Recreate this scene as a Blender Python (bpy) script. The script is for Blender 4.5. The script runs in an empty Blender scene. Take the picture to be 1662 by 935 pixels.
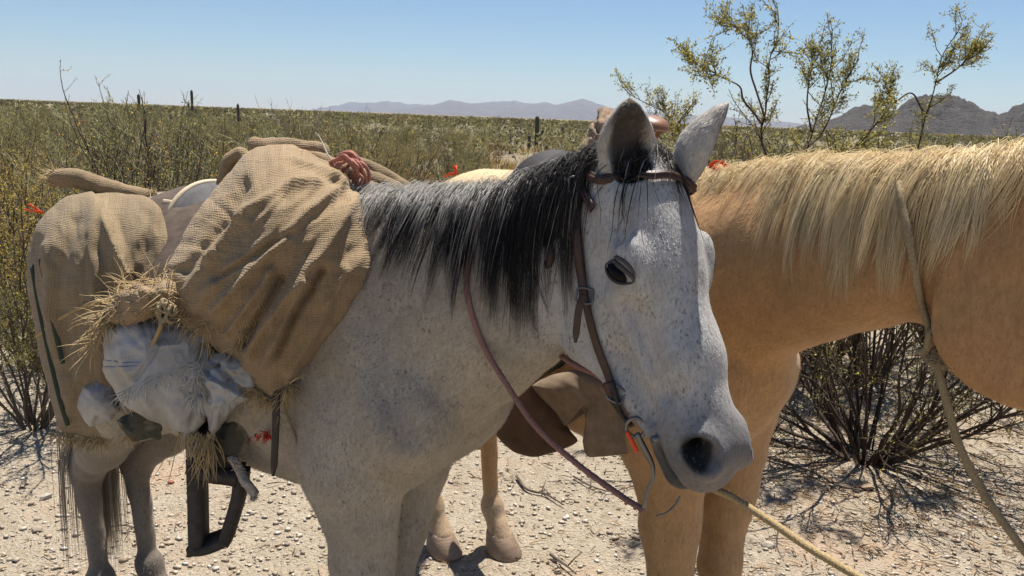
import bpy, bmesh, math, random, time
import numpy as np
from mathutils import Vector, Matrix, Quaternion, noise as mnoise
T0 = time.time()
sc = bpy.context.scene
col = sc.collection
rng = np.random.default_rng(7)
random.seed(7)
QUICK = False

# ---------------------------------------------------------------- camera
CAM_H, PITCH, ROLL = 1.55, math.radians(11.7), math.radians(2.1)
FPX, CX, CY = 1337.0, 831.0, 467.5           # focal length in pixels of the 1662x935 photograph
cam_d = bpy.data.cameras.new('camera')
cam = bpy.data.objects.new('camera', cam_d); col.objects.link(cam)
cam_d.sensor_width = 36.0; cam_d.lens = FPX / 1662 * 36.0
cam_d.clip_start = 0.05; cam_d.clip_end = 90000
cam.matrix_world = (Matrix.Translation((0, 0, CAM_H)) @ Matrix.Rotation(math.pi/2 - PITCH, 4, 'X')
                    @ Matrix.Rotation(ROLL, 4, 'Z'))
sc.camera = cam
# ---------------------------------------------------------------- sky, sun, exposure
SUN_AZ, SUN_EL = math.radians(17), math.radians(70)     # azimuth to the right of the view direction (+Y)
sun_dir = Vector((math.sin(SUN_AZ)*math.cos(SUN_EL), math.cos(SUN_AZ)*math.cos(SUN_EL), math.sin(SUN_EL)))
world = bpy.data.worlds.new('World'); sc.world = world; world.use_nodes = True
wn = world.node_tree; wn.nodes.clear()
sky = wn.nodes.new('ShaderNodeTexSky'); sky.sky_type = 'NISHITA'; sky.sun_disc = False
sky.sun_elevation = SUN_EL; sky.sun_rotation = SUN_AZ
sky.altitude = 300; sky.air_density = 1.0; sky.dust_density = 0.05; sky.ozone_density = 6.0
bg = wn.nodes.new('ShaderNodeBackground'); bg.inputs[1].default_value = 0.061
wo = wn.nodes.new('ShaderNodeOutputWorld')
wn.links.new(sky.outputs[0], bg.inputs[0]); wn.links.new(bg.outputs[0], wo.inputs[0])
sun_l = bpy.data.lights.new('sun', 'SUN'); sun_l.energy = 5.0; sun_l.angle = math.radians(0.53)
sun_l.color = (1.0, 0.95, 0.87)
sun = bpy.data.objects.new('sun', sun_l); col.objects.link(sun)
sun.rotation_euler = (-sun_dir).to_track_quat('-Z', 'Y').to_euler()
sun.location = (2, 6, 9)
vs = sc.view_settings
vs.view_transform = 'Standard'; vs.look = 'None'; vs.gamma = 1.0; vs.use_curve_mapping = False
vs.exposure = 0.75
sc.render.engine = 'CYCLES'
sc.cycles.max_bounces = 5; sc.cycles.diffuse_bounces = 2; sc.cycles.glossy_bounces = 2; sc.cycles.transmission_bounces = 3; sc.cycles.transparent_max_bounces = 4
sc.cycles.use_adaptive_sampling = True; sc.cycles.adaptive_threshold = 0.02
sc.cycles.volume_bounces = 0

# ---------------------------------------------------------------- pixel helpers (photograph pixels -> places)
def _rx(a): c, s = math.cos(a), math.sin(a); return np.array([[1,0,0],[0,c,-s],[0,s,c]])
def _rz(a): c, s = math.cos(a), math.sin(a); return np.array([[c,-s,0],[s,c,0],[0,0,1]])
CM = _rx(math.pi/2 - PITCH) @ _rz(ROLL)
CO = np.array([0, 0, CAM_H])
def ray(px, py): return CM @ np.array([(px-CX)/FPX, -(py-CY)/FPX, -1.0])
def atY(px, py, Y): d = ray(px, py); return CO + d*(Y/d[1])
def atZ(px, py, z=0.0): d = ray(px, py); return CO + d*((z-CAM_H)/d[2])
def proj(p):
    q = (np.asarray(p, float) - CO) @ CM
    return np.stack([CX - FPX*q[..., 0]/q[..., 2], CY + FPX*q[..., 1]/q[..., 2]], -1)
def unit(v): v = np.asarray(v, float); return v/np.linalg.norm(v)

# ---------------------------------------------------------------- materials
MATS = {}
class NT:
    """small helper to write node trees"""
    def __init__(s, name):
        s.m = bpy.data.materials.new(name); s.m.use_nodes = True
        s.t = s.m.node_tree; s.t.nodes.clear()
        s.out = s.t.nodes.new('ShaderNodeOutputMaterial')
        s.b = s.t.nodes.new('ShaderNodeBsdfPrincipled')
        s.t.links.new(s.b.outputs[0], s.out.inputs[0])
        MATS[name] = s.m
    def n(s, typ, **kw):
        nd = s.t.nodes.new('ShaderNode'+typ)
        for k, v in kw.items():
            if k in nd.inputs.keys(): s.set(nd.inputs[k], v)
            elif k.startswith('i') and k[1:].isdigit(): s.set(nd.inputs[int(k[1:])], v)
            else: setattr(nd, k, v)
        return nd
    def set(s, sock, v):
        if isinstance(v, bpy.types.NodeSocket): s.t.links.new(v, sock)
        elif isinstance(v, (tuple, list)) and len(v) == 3 and sock.type == 'RGBA': sock.default_value = (*v, 1)
        else: sock.default_value = v
    def p(s, **kw):
        for k, v in kw.items(): s.set(s.b.inputs[k.replace('_', ' ')], v)
    def noise(s, scale, detail=4, rough=.55, vec=None, dist=0.0):
        nd = s.n('TexNoise', Scale=scale, Detail=detail, Roughness=rough, Distortion=dist)
        if vec is not None: s.set(nd.inputs['Vector'], vec)
        return nd.outputs[0]
    def ramp(s, fac, stops):
        nd = s.n('ValToRGB'); s.set(nd.inputs[0], fac)
        el = nd.color_ramp.elements
        while len(el) < len(stops): el.new(.5)
        for e, (p_, c_) in zip(el, stops):
            e.position = p_; e.color = (*c_, 1) if len(c_) == 3 else c_
        return nd.outputs[0]
    def mix(s, fac, a, b, mode='MIX'):
        nd = s.n('Mix', data_type='RGBA', blend_type=mode)
        s.set(nd.inputs[0], fac); s.set(nd.inputs[6], a); s.set(nd.inputs[7], b)
        return nd.outputs[2]
    def math(s, op, a, b=0.0, c=None):
        nd = s.n('Math', operation=op); s.set(nd.inputs[0], a); s.set(nd.inputs[1], b)
        if c is not None: s.set(nd.inputs[2], c)
        return nd.outputs[0]
    def coord(s, which='Object'): return s.n('TexCoord').outputs[which]
    def attr(s, name): return s.n('Attribute', attribute_name=name).outputs['Color']
    def mapping(s, vec, scale=(1,1,1), rot=(0,0,0), loc=(0,0,0)):
        nd = s.n('Mapping'); s.set(nd.inputs[0], vec)
        nd.inputs['Scale'].default_value = scale; nd.inputs['Rotation'].default_value = rot; nd.inputs['Location'].default_value = loc
        return nd.outputs[0]
    def bump(s, h, strength=.5, dist=.01):
        nd = s.n('Bump', Strength=strength, Distance=dist); s.set(nd.inputs['Height'], h)
        s.t.links.new(nd.outputs[0], s.b.inputs['Normal']); return nd

def simple_mat(name, rgb, rough=.7, var=.25, scale=30, bump=.3, bdist=.003, metal=0.0, spec=.3, streak=None):
    t = NT(name)
    vec = t.coord()
    if streak: vec = t.mapping(vec, scale=streak)
    n1 = t.noise(scale, 5, .6, vec); n2 = t.noise(scale*.18, 3, .5, vec)
    lo = tuple(c*(1-var) for c in rgb); hi = tuple(min(1, c*(1+var)) for c in rgb)
    c1 = t.ramp(n1, [(.3, lo), (.7, hi)])
    c2 = t.mix(t.math('MULTIPLY', n2, .5), c1, tuple(c*.75 for c in rgb))
    t.p(Base_Color=c2, Roughness=rough, Metallic=metal, Specular_IOR_Level=spec)
    t.bump(n1, bump, bdist)
    return t.m

# ---------------------------------------------------------------- object helpers
def link(name, me, mat=None, parent=None, smooth=False):
    o = bpy.data.objects.new(name, me); col.objects.link(o)
    if mat is not None and len(me.materials) == 0: me.materials.append(MATS[mat] if isinstance(mat, str) else mat)
    if parent is not None: o.parent = parent
    if smooth: me.shade_smooth()
    return o
def mesh_np(name, V, F):
    """V (n,3), F (m,3|4) int arrays -> mesh"""
    me = bpy.data.meshes.new(name)
    V = np.ascontiguousarray(V, np.float32); F = np.ascontiguousarray(F, np.int32)
    n, k = F.shape
    me.vertices.add(len(V)); me.vertices.foreach_set('co', V.ravel())
    me.loops.add(n*k); me.loops.foreach_set('vertex_index', F.ravel())
    me.polygons.add(n)
    me.polygons.foreach_set('loop_start', np.arange(0, n*k, k, dtype=np.int32))
    me.polygons.foreach_set('loop_total', np.full(n, k, np.int32))
    me.update(calc_edges=True)
    return me
def set_color(me, name, C):
    a = me.color_attributes.new(name, 'FLOAT_COLOR', 'POINT')
    C = np.asarray(C, np.float32)
    if C.shape[1] == 3: C = np.concatenate([C, np.ones((len(C), 1), np.float32)], 1)
    a.data.foreach_set('color', np.ascontiguousarray(C).ravel())
def set_uv(me, UVv):
    """per-vertex uv -> loop uv"""
    uv = me.uv_layers.new(name='UVMap')
    li = np.empty(len(me.loops), np.int32); me.loops.foreach_get('vertex_index', li)
    uv.data.foreach_set('uv', np.ascontiguousarray(UVv[li], np.float32).ravel())
def tag(o, label=None, cat=None, group=None, kind=None):
    if label: o['label'] = label
    if cat: o['category'] = cat
    if group: o['group'] = group
    if kind: o['kind'] = kind
    return o
def empty(name, loc=(0,0,0)):
    o = bpy.data.objects.new(name, None); col.objects.link(o); o.location = loc; o.empty_display_size = .1
    return o
def fbm(P, scale=1.0, octv=4, seed=0.0):
    """cheap vectorised value noise, P (n,3) -> (n,) about -1..1"""
    P = np.asarray(P, float)*scale + seed*17.13
    out = np.zeros(len(P)); amp = 1.0; tot = 0
    for o_ in range(octv):
        i = np.floor(P).astype(np.int64); f = P - i; f = f*f*(3-2*f)
        acc = np.zeros(len(P))
        for dx in (0, 1):
            for dy in (0, 1):
                for dz in (0, 1):
                    h = ((i[:,0]+dx)*374761393 + (i[:,1]+dy)*668265263 + (i[:,2]+dz)*2147483647 + int(seed*1000)*1274126177) & 0xffffffff
                    h = ((h ^ (h >> 13))*1274126177) & 0xffffffff
                    h = ((h ^ (h >> 16)) & 0xffff)/32767.5 - 1
                    acc += h*(f[:,0] if dx else 1-f[:,0])*(f[:,1] if dy else 1-f[:,1])*(f[:,2] if dz else 1-f[:,2])
        out += amp*acc; tot += amp; amp *= .5; P = P*2.03 + 5.1
    return out/tot
def smoothstep(a, b, x): t = np.clip((x-a)/(b-a), 0, 1); return t*t*(3-2*t)
def catmull(pts, n):
    P = np.asarray(pts, float); P = np.vstack([2*P[0]-P[1], P, 2*P[-1]-P[-2]])
    out = []
    m = len(P)-3
    for q in np.linspace(0, m-1e-6, n):
        i = int(q); t = q-i; a, b, c, d = P[i], P[i+1], P[i+2], P[i+3]
        out.append(.5*((2*b)+(-a+c)*t+(2*a-5*b+4*c-d)*t*t+(-a+3*b-3*c+d)*t**3))
    return np.array(out)
def frames(P):
    """parallel-transport frames along a polyline"""
    T = np.gradient(P, axis=0); T /= np.linalg.norm(T, axis=1, keepdims=True)+1e-12
    N = np.zeros_like(P); a = np.array([0,0,1.]) if abs(T[0][2]) < .9 else np.array([1.,0,0])
    N[0] = unit(np.cross(np.cross(T[0], a), T[0]))
    for i in range(1, len(P)):
        v = N[i-1] - T[i]*np.dot(N[i-1], T[i]); N[i] = v/(np.linalg.norm(v)+1e-12)
    return T, N, np.cross(T, N)
def tube(P, R, seg=8, caps=True, twist=None):
    """tube along polyline; twist=(lobes, depth, pitch) gives laid-rope strands"""
    P = np.asarray(P, float); n = len(P); R = np.broadcast_to(np.asarray(R, float), (n,))
    T, N, B = frames(P)
    th = np.linspace(0, 2*math.pi, seg, endpoint=False)
    s = np.concatenate([[0], np.cumsum(np.linalg.norm(np.diff(P, axis=0), axis=1))])
    rr = R[:, None]*np.ones((1, seg))
    if twist: rr = rr*(1+twist[1]*np.abs(np.cos(twist[0]*.5*(th[None]-2*math.pi*s[:, None]/twist[2])))-twist[1]*.6)
    V = P[:, None]+rr[..., None]*(np.cos(th)[None, :, None]*N[:, None]+np.sin(th)[None, :, None]*B[:, None])
    V = V.reshape(-1, 3)
    i = np.arange(n-1)[:, None]*seg; j = np.arange(seg)[None]; k = (j+1) % seg
    F = np.stack([i+j, i+k, i+seg+k, i+seg+j], -1).reshape(-1, 4)
    if caps:
        V = np.vstack([V, P[:1], P[-1:]]); a, b = len(V)-2, len(V)-1
        j = np.arange(seg); k = (j+1) % seg
        F = np.vstack([F, np.stack([np.full(seg, a), k, j, j], -1)[:, [0, 1, 2, 2]], np.stack([np.full(seg, b), (n-1)*seg+j, (n-1)*seg+k, (n-1)*seg+k], -1)])
    return V, F
def quads_to_mesh(name, V, F):
    """F quads, where a repeated last index means triangle"""
    tri = F[:, 2] == F[:, 3]
    if not tri.any(): return mesh_np(name, V, F)
    f3, f4 = F[tri][:, :3], F[~tri]
    F3 = np.vstack([f3, f4[:, [0, 1, 2]], f4[:, [0, 2, 3]]])
    return mesh_np(name, V, F3)
def join(parts):
    Vs, Fs, o = [], [], 0
    for V, F in parts:
        Vs.append(V); Fs.append(F+o); o += len(V)
    return np.vstack(Vs), np.vstack(Fs)

# ---------------------------------------------------------------- signed-distance sculpting
class Sculpt:
    """a distance field on a grid: capsules and ellipsoids blended smoothly, then meshed"""
    def __init__(s, lo, hi, h):
        s.lo = np.array(lo, float); s.h = h
        s.dim = np.ceil((np.array(hi)-s.lo)/h).astype(int)+1
        s.f = np.full(s.dim, .25, np.float32)
    def _reg(s, lo, hi):
        a = np.clip(np.floor((lo-s.lo)/s.h).astype(int), 0, s.dim); b = np.clip(np.ceil((hi-s.lo)/s.h).astype(int)+1, 0, s.dim)
        if (b <= a).any(): return None, None
        sl = tuple(slice(x, y) for x, y in zip(a, b))
        ax = [(s.lo[i]+s.h*np.arange(a[i], b[i])).astype(np.float32) for i in range(3)]
        return sl, (ax[0][:, None, None], ax[1][None, :, None], ax[2][None, None, :])
    def _mix(s, sl, d, k, op):
        f = s.f[sl]
        if op == 'sub':
            d = -d
            h = np.maximum(k-np.abs(f-d), 0)/k; s.f[sl] = np.maximum(f, d)+h*h*k*.25
        else:
            h = np.maximum(k-np.abs(f-d), 0)/k; s.f[sl] = np.minimum(f, d)-h*h*k*.25
    def cap(s, a, b, ra, rb, k=.03, lat=None, sq=1.0, op='add'):
        a = np.asarray(a, float); b = np.asarray(b, float); m = max(ra, rb)+k+2*s.h
        sl, g = s._reg(np.minimum(a, b)-m, np.maximum(a, b)+m)
        if sl is None: return
        ab = b-a; L2 = float(ab@ab)+1e-12
        o = [g[i]-np.float32(a[i]) for i in range(3)]
        t = np.clip((o[0]*ab[0]+o[1]*ab[1]+o[2]*ab[2])/L2, 0, 1)
        o = [o[i]-t*np.float32(ab[i]) for i in range(3)]
        if lat is not None and sq != 1.0:
            q = (o[0]*lat[0]+o[1]*lat[1]+o[2]*lat[2])*(sq-1)
            o = [o[i]+q*np.float32(lat[i]) for i in range(3)]
        d = np.sqrt(o[0]**2+o[1]**2+o[2]**2)-(ra+(rb-ra)*t)
        s._mix(sl, d.astype(np.float32), k, op)
    def ell(s, c, r, R=None, k=.03, op='add'):
        c = np.asarray(c, float); r = np.asarray(r, float)
        R = np.eye(3) if R is None else np.asarray(R, float)       # columns = axes
        ext = np.sqrt(((R*r[None])**2).sum(1))+k+2*s.h
        sl, g = s._reg(c-ext, c+ext)
        if sl is None: return
        o = [g[i]-np.float32(c[i]) for i in range(3)]
        q = [o[0]*R[0, j]+o[1]*R[1, j]+o[2]*R[2, j] for j in range(3)]
        k0 = np.sqrt((q[0]/r[0])**2+(q[1]/r[1])**2+(q[2]/r[2])**2)
        k1 = np.sqrt((q[0]/r[0]**2)**2+(q[1]/r[1]**2)**2+(q[2]/r[2]**2)**2)+1e-9
        d = k0*(k0-1)/k1
        s._mix(sl, d.astype(np.float32), k, op)
    def sample(s, P):
        q = (np.asarray(P, float)-s.lo)/s.h; q = np.clip(q, 0, s.dim-1.001)
        i = q.astype(int); f = q-i; out = 0
        for dx in (0, 1):
            for dy in (0, 1):
                for dz in (0, 1):
                    w = (f[:, 0] if dx else 1-f[:, 0])*(f[:, 1] if dy else 1-f[:, 1])*(f[:, 2] if dz else 1-f[:, 2])
                    out = out+w*s.f[i[:, 0]+dx, i[:, 1]+dy, i[:, 2]+dz]
        return out
    def grad(s, P):
        e = s.h*1.5; P = np.asarray(P, float)
        g = np.stack([s.sample(P+np.eye(3)[i]*e)-s.sample(P-np.eye(3)[i]*e) for i in range(3)], -1)
        return g/(np.linalg.norm(g, axis=1, keepdims=True)+1e-9)
    def push(s, P, off, it=4):
        P = np.array(P, float)
        for _ in range(it):
            d = s.sample(P); m = d < off
            if not m.any(): break
            P[m] += s.grad(P[m])*(off-d[m])[:, None]*.9
        return P
    def snap(s, P, off, it=6):
        P = np.array(P, float)
        for _ in range(it):
            d = s.sample(P); P += s.grad(P)*np.clip(off-d, -.03, .03)[:, None]*.8
        return P
    def mesh(s):
        f = s.f; ins = f < 0; nx, ny, nz = s.dim
        cs = [ins[dx:nx-1+dx, dy:ny-1+dy, dz:nz-1+dz] for dx in (0, 1) for dy in (0, 1) for dz in (0, 1)]
        a = cs[0].copy(); o = cs[0].copy()
        for c in cs[1:]: a &= c; o |= c
        act = np.argwhere(o & ~a)
        cid = np.full((nx-1, ny-1, nz-1), -1, np.int32); cid[act[:, 0], act[:, 1], act[:, 2]] = np.arange(len(act))
        val = {}
        for dx in (0, 1):
            for dy in (0, 1):
                for dz in (0, 1): val[dx, dy, dz] = f[act[:, 0]+dx, act[:, 1]+dy, act[:, 2]+dz]
        acc = np.zeros((len(act), 3)); cnt = np.zeros(len(act))
        ks = list(val)
        for i, p in enumerate(ks):
            for q in ks[i+1:]:
                if sum(abs(p[j]-q[j]) for j in range(3)) != 1: continue
                va, vb = val[p], val[q]; m = (va < 0) != (vb < 0)
                t = np.where(m, va/np.where(m, va-vb, 1), 0)
                e = np.array(p, float)[None]+t[:, None]*(np.array(q, float)-np.array(p, float))[None]
                acc[m] += e[m]; cnt[m] += 1
        V = s.lo+s.h*(act+acc/cnt[:, None])
        Fs = []
        for ax in range(3):
            u, w = [(1, 2), (2, 0), (0, 1)][ax]
            sl0 = [slice(1, d-1) for d in s.dim]; sl1 = list(sl0)
            sl0[ax] = slice(0, s.dim[ax]-1); sl1[ax] = slice(1, s.dim[ax])
            A, B = ins[tuple(sl0)], ins[tuple(sl1)]
            for flip, E in ((False, A & ~B), (True, ~A & B)):
                e = np.argwhere(E)
                if not len(e): continue
                e[:, u] += 1; e[:, w] += 1
                def cell(du, dw):
                    c = e.copy(); c[:, u] -= du; c[:, w] -= dw
                    return cid[c[:, 0], c[:, 1], c[:, 2]]
                q = np.stack([cell(1, 1), cell(0, 1), cell(0, 0), cell(1, 0)], -1)
                Fs.append(q[:, ::-1] if flip else q)
        F = np.vstack(Fs)
        F = F[(F >= 0).all(1)]
        return V, F
# ================================================================ HORSES
class Frame:
    def __init__(s, x, y, yaw_deg):
        a = math.radians(yaw_deg); c, n = math.cos(a), math.sin(a)
        s.o = np.array([x, y, 0.]); s.R = np.array([[c, -n, 0], [n, c, 0], [0, 0, 1.]]); s.yaw = a
    def L(s, p): return (np.asarray(p, float)-s.o) @ s.R
    def W(s, p): return np.asarray(p, float) @ s.R.T + s.o
    def vL(s, v): return np.asarray(v, float) @ s.R
    def vW(s, v): return np.asarray(v, float) @ s.R.T

def sculpt_horse(fr, W, h, poll, heading, phi, legs, ears, hroll=0.0, breast=.0, neck=(.255, .205, .160, .118), nb=(.02, 1.13, .30, .10), hs=1.0, nb2=(-.16, -.09), croup=0.0, chest=1.0, nbe=(.075, -.125)):
    """distance field of a whole horse in its own frame (x forward, y left, z up, origin below the withers)"""
    s = W/1.40
    S = Sculpt((-1.35*s, -.62, -.02), (1.15*s, .62, W+.36), h)
    Y = np.array([0, 1., 0])
    def v(x, y, z): return np.array([x, y, z])*s
    # trunk
    S.ell(v(-.16, 0, 1.03), np.array([.40, .205, .325])*s, k=.05)
    S.ell(v(-.42, 0, 1.02), np.array([.44, .265, .30])*s, k=.08)
    S.ell(v(-.68, 0, 1.13), np.array([.30, .215, .215])*s, k=.08)
    for e in (-1, 1):
        S.ell(v(-.80, e*.08, 1.10+croup), np.array([.24, .15, .20])*s, k=.07)
        S.ell(v(-.92, e*.10, 1.00), np.array([.12, .11, .20])*s, k=.06)
        S.cap(v(-.05, e*.10, 1.27), v(.145-.3*(1-chest), e*.12*chest, .99), .085*s, .10*s*chest, .07, Y, 1.25)      # shoulder blade
        S.cap(v(.145-.3*(1-chest), e*.115*chest, .97), v(.02, e*.14, .86), .095*s*chest, .085*s, .06)                 # upper arm
        S.ell(v(.145+breast, e*.075, .97), np.array([.10, .085, .14])*s*chest, k=.06)               # breast muscles
    S.cap(v(.03, 0, 1.335), v(-.30, 0, 1.255), .062*s, .085*s, .10)
    S.cap(v(-.60, 0, 1.24+croup), v(-.82, 0, 1.24+croup), .08*s, .075*s, .09)
    S.cap(v(-.90, 0, 1.20+croup), v(-1.01, 0, 1.12+croup), .06*s, .04*s, .05)
    # legs
    for key, J in legs.items():
        e = -1 if key[1] == 'R' else 1
        if key[0] == 'F':
            E, K, Fe, Ho = [np.asarray(j, float) for j in J]
            up = E+np.array([-.01, -e*.01, .10])*s
            S.cap(up, E, .115*s, .10*s, .06, Y, 1.35)
            S.cap(E, E*.45+K*.55, .088*s, .062*s, .06, Y, 1.15)
            S.cap(E*.75+K*.25+np.array([.03*s, 0, 0]), K, .06*s, .044*s, .04)
            S.cap(E*.45+K*.55, K, .056*s, .046*s, .03)
            S.ell(K+np.array([.008, 0, 0]), np.array([.050, .050, .062])*s, k=.025)
            S.cap(K, Fe, .032*s, .025*s, .018)
            S.cap(K+np.array([-.022*s, 0, -.03]), Fe+np.array([-.018*s, 0, .02]), .022*s, .020*s, .02)
            S.ell(Fe, np.array([.040, .038, .042])*s, k=.02)
            S.cap(Fe, Ho+np.array([0, 0, .055]), .033*s, .042*s, .02)
        else:
            St, Hk, Fe, Ho = [np.asarray(j, float) for j in J]
            hip = v(-.84, e*.12, 1.06)
            S.cap(hip, St, .165*s, .115*s, .07, Y, 1.3)
            S.cap(v(-.93, e*.11, .98), St*.35+Hk*.65, .10*s, .055*s, .06, Y, 1.2)
            S.cap(St, St*.4+Hk*.6, .105*s, .062*s, .06, Y, 1.2)
            S.cap(St*.4+Hk*.6, Hk, .06*s, .045*s, .04)
            S.ell(Hk, np.array([.050, .040, .062])*s, k=.02)
            S.cap(Hk+np.array([-.045, 0, .035])*s, Hk+np.array([-.02, 0, -.10])*s, .024*s, .024*s, .025)
            S.cap(St*.45+Hk*.55+np.array([-.05*s, 0, .02]), Hk+np.array([-.045, 0, .035])*s, .022*s, .022*s, .03)
            S.cap(Hk, Fe, .032*s, .025*s, .018)
            S.cap(Hk+np.array([-.02*s, 0, -.05]), Fe+np.array([-.018*s, 0, .02]), .019*s, .017*s, .016)
            S.ell(Fe, np.array([.042, .040, .044])*s, k=.02)
            S.cap(Fe, Ho+np.array([0, 0, .055]), .034*s, .043*s, .02)
    # head frame
    hd = unit(fr.vL([heading[0], heading[1], 0])); dn = np.array([0, 0, -1.])
    d = math.sin(phi)*hd+math.cos(phi)*dn; f = math.cos(phi)*hd-math.sin(phi)*dn
    l = np.cross(d, f)
    if hroll:
        cr, sr = math.cos(hroll), math.sin(hroll)
        q = Matrix.Rotation(hroll, 3, Vector(hd)); q = np.array(q); d, f, l = q@d, q@f, q@l
    P0 = fr.L(poll)
    HR_ = np.stack([d, f, l], 1)
    def hp(a, b, c): return P0+HR_@(np.array([a, b, c])*hs)
    # neck: bezier from the shoulders to the back of the skull
    b0 = v(nb[0], 0, nb[1]); b3 = hp(nbe[0], nbe[1], 0)
    b1 = b0+np.array([nb[2]*s, 0, nb[3]*s]); b2 = b3+(nb2[0]*f+np.array([0, 0, nb2[1]]))
    ts = np.linspace(0, 1, 8)
    C = np.array([(1-t)**3*b0+3*t*(1-t)**2*b1+3*t*t*(1-t)*b2+t**3*b3 for t in ts])
    dep = np.interp(ts, [0, .3, .6, 1], neck)*s
    wid = np.interp(ts, [0, .3, .6, 1], [.165, .118, .085, .070])*s
    crest = []
    for i in range(7):
        tg = unit(C[i+1]-C[i]); lat = unit(np.cross(np.array([0, 0, 1.]), tg)); up = np.cross(tg, lat)
        S.cap(C[i], C[i+1], dep[i], dep[i+1], .05 if i < 5 else .028, lat, dep[i]/wid[i])
        # crest line and windpipe
        S.cap(C[i]+up*(dep[i]-.045), C[i+1]+up*(dep[i+1]-.04), .05*s, .046*s, .05)
        S.cap(C[i]-up*(dep[i]-.075), C[i+1]-up*(dep[i+1]-.055), min(.075, dep[i]*.7)*s, min(.062, dep[i+1]*.6)*s, .04)
        crest.append(C[i]+up*(dep[i]+.004))
    tg = unit(C[7]-C[6]); lat = unit(np.cross(np.array([0, 0, 1.]), tg)); up = np.cross(tg, lat)
    crest.append(C[7]+up*(dep[7]-.01)); crest.append(hp(.0, -.03, 0))
    # skull
    def E(c, r, k=.02, op='add', rot=None): S.ell(hp(*c), np.array(r)*hs, HR_ if rot is None else HR_@rot, k, op)
    def Cc(a, b, ra, rb, k=.02, sq=1.0, op='add', ax=None): S.cap(hp(*a), hp(*b), ra*hs, rb*hs, k, l if ax is None else ax, sq, op)
    E((.075, -.075, 0), (.105, .080, .080), .03)
    E((.15, -.065, 0), (.125, .062, .088), .03)
    Cc((.16, -.062, 0), (.33, -.060, 0), .061, .055, .03, .96)
    Cc((.33, -.060, 0), (.475, -.062, 0), .055, .052, .03, 1.06)
    Cc((.12, -.11, 0), (.33, -.105, 0), .088, .062, .03, 1.18)
    for e in (-1, 1):
        E((.160, -.046, e*.084), (.044, .026, .024), .018)                 # brow
        E((.205, -.070, e*.074), (.040, .035, .026), .025)
        E((.190, -.195, e*.052), (.125, .115, .032), .022)                  # jowl
        Cc((.27, -.235, e*.038), (.43, -.135, e*.028), .032, .026, .03)     # jaw bar
        Cc((.215, -.105, e*.078), (.345, -.098, e*.052), .016, .013, .016)  # facial crest
        E((.487, -.046, e*.040), (.044, .036, .028), .02)                  # nostril wing
        E((.455, -.088, e*.038), (.06, .045, .024), .03)
    Cc((.30, -.16, 0), (.46, -.115, 0), .045, .035, .03, 1.0)
    E((.468, -.078, 0), (.064, .056, .053), .03)
    E((.526, -.084, 0), (.031, .038, .043), .02)                           # upper lip
    E((.505, -.135, 0), (.042, .028, .036), .018)                           # lower lip
    E((.470, -.148, 0), (.035, .024, .030), .02)                            # chin
    for e in (-1, 1):
        Cc((.550, -.112, e*.015), (.452, -.117, e*.062), .0075, .006, .008, op='sub')   # mouth
        rot = np.array(Matrix.Rotation(math.radians(e*25), 3, 'X'))
        E((.492, -.030, e*.062), (.031, .021, .030), .010, 'sub', rot)                   # nostril
        Cc((.497, -.034, e*.072), (.445, -.062, e*.030), .019, .010, .010, op='sub')
        Cc((.500, -.030, e*.058), (.475, -.058, e*.066), .010, .007, .010, op='sub')
        E((.112, -.050, e*.090), (.034, .022, .016), .02, 'sub')                         # hollow above the eye
    for e in (-1, 1):
        Cc((.235, -.070, e*.084), (.385, -.078, e*.062), .013, .010, .022, op='sub')        # hollow between cheek bone and nose
        Cc((.30, -.150, e*.070), (.42, -.118, e*.054), .012, .009, .022, op='sub')           # hollow above the jaw
        Cc((.06, -.20, e*.085), (.13, -.285, e*.075), .014, .012, .02, op='sub')             # behind the jowl
    # ears
    for (bs, tp, op_n, esc) in ears:
        a, b = fr.L(bs), fr.L(tp); nn = fr.vL(unit(op_n)); ax = unit(b-a); nn = unit(nn-ax*np.dot(nn, ax)); sd = np.cross(ax, nn)
        tt = [0, .2, .42, .62, .82, 1.0]; rr = [q_*esc for q_ in (.029, .042, .045, .036, .020, .003)]
        L = np.linalg.norm(b-a)
        bend = lambda t: a+ax*L*t-nn*.012*math.sin(t*math.pi)
        for i in range(5):
            S.cap(bend(tt[i]), bend(tt[i+1]), rr[i], rr[i+1], .012, nn, 1.45)
        for i in range(5):
            o_ = nn*(.021-.004*tt[i])
            if i == 0: continue
            S.cap(bend(tt[i])+o_, bend(tt[i+1])+o_, max(rr[i]-.009, .002), max(rr[i+1]-.007, .001), .006, nn, 1.3, 'sub')
    # uneven flesh
    P_ = [S.lo[i]+S.h*np.arange(S.dim[i]) for i in range(3)]
    wv = lambda a, b, c: (np.sin(P_[0]*a+1.3)[:, None, None]*np.sin(P_[1]*b+.4)[None, :, None]*np.sin(P_[2]*c+2.1)[None, None, :])
    S.f += (.0022*wv(31, 27, 23)+.0016*wv(-53, 47, 61)+.002*wv(17, 13, 11)).astype(np.float32)
    for e in (-1, 1):
        S.cap(v(.10, e*.215, 1.22), v(.235, e*.20, .98), .022, .018, .05, op='sub')          # groove in front of the shoulder
    eyes = [(hp(.184, -.070, e*.0835), l*e) for e in (-1, 1)]
    return dict(S=S, s=s, hp=hp, HR=HR_, C=C, crest=np.array(crest), dep=dep, wid=wid, eyes=eyes, d=d, f=f, l=l, fr=fr, W=W, legs=legs, ears=ears)

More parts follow.
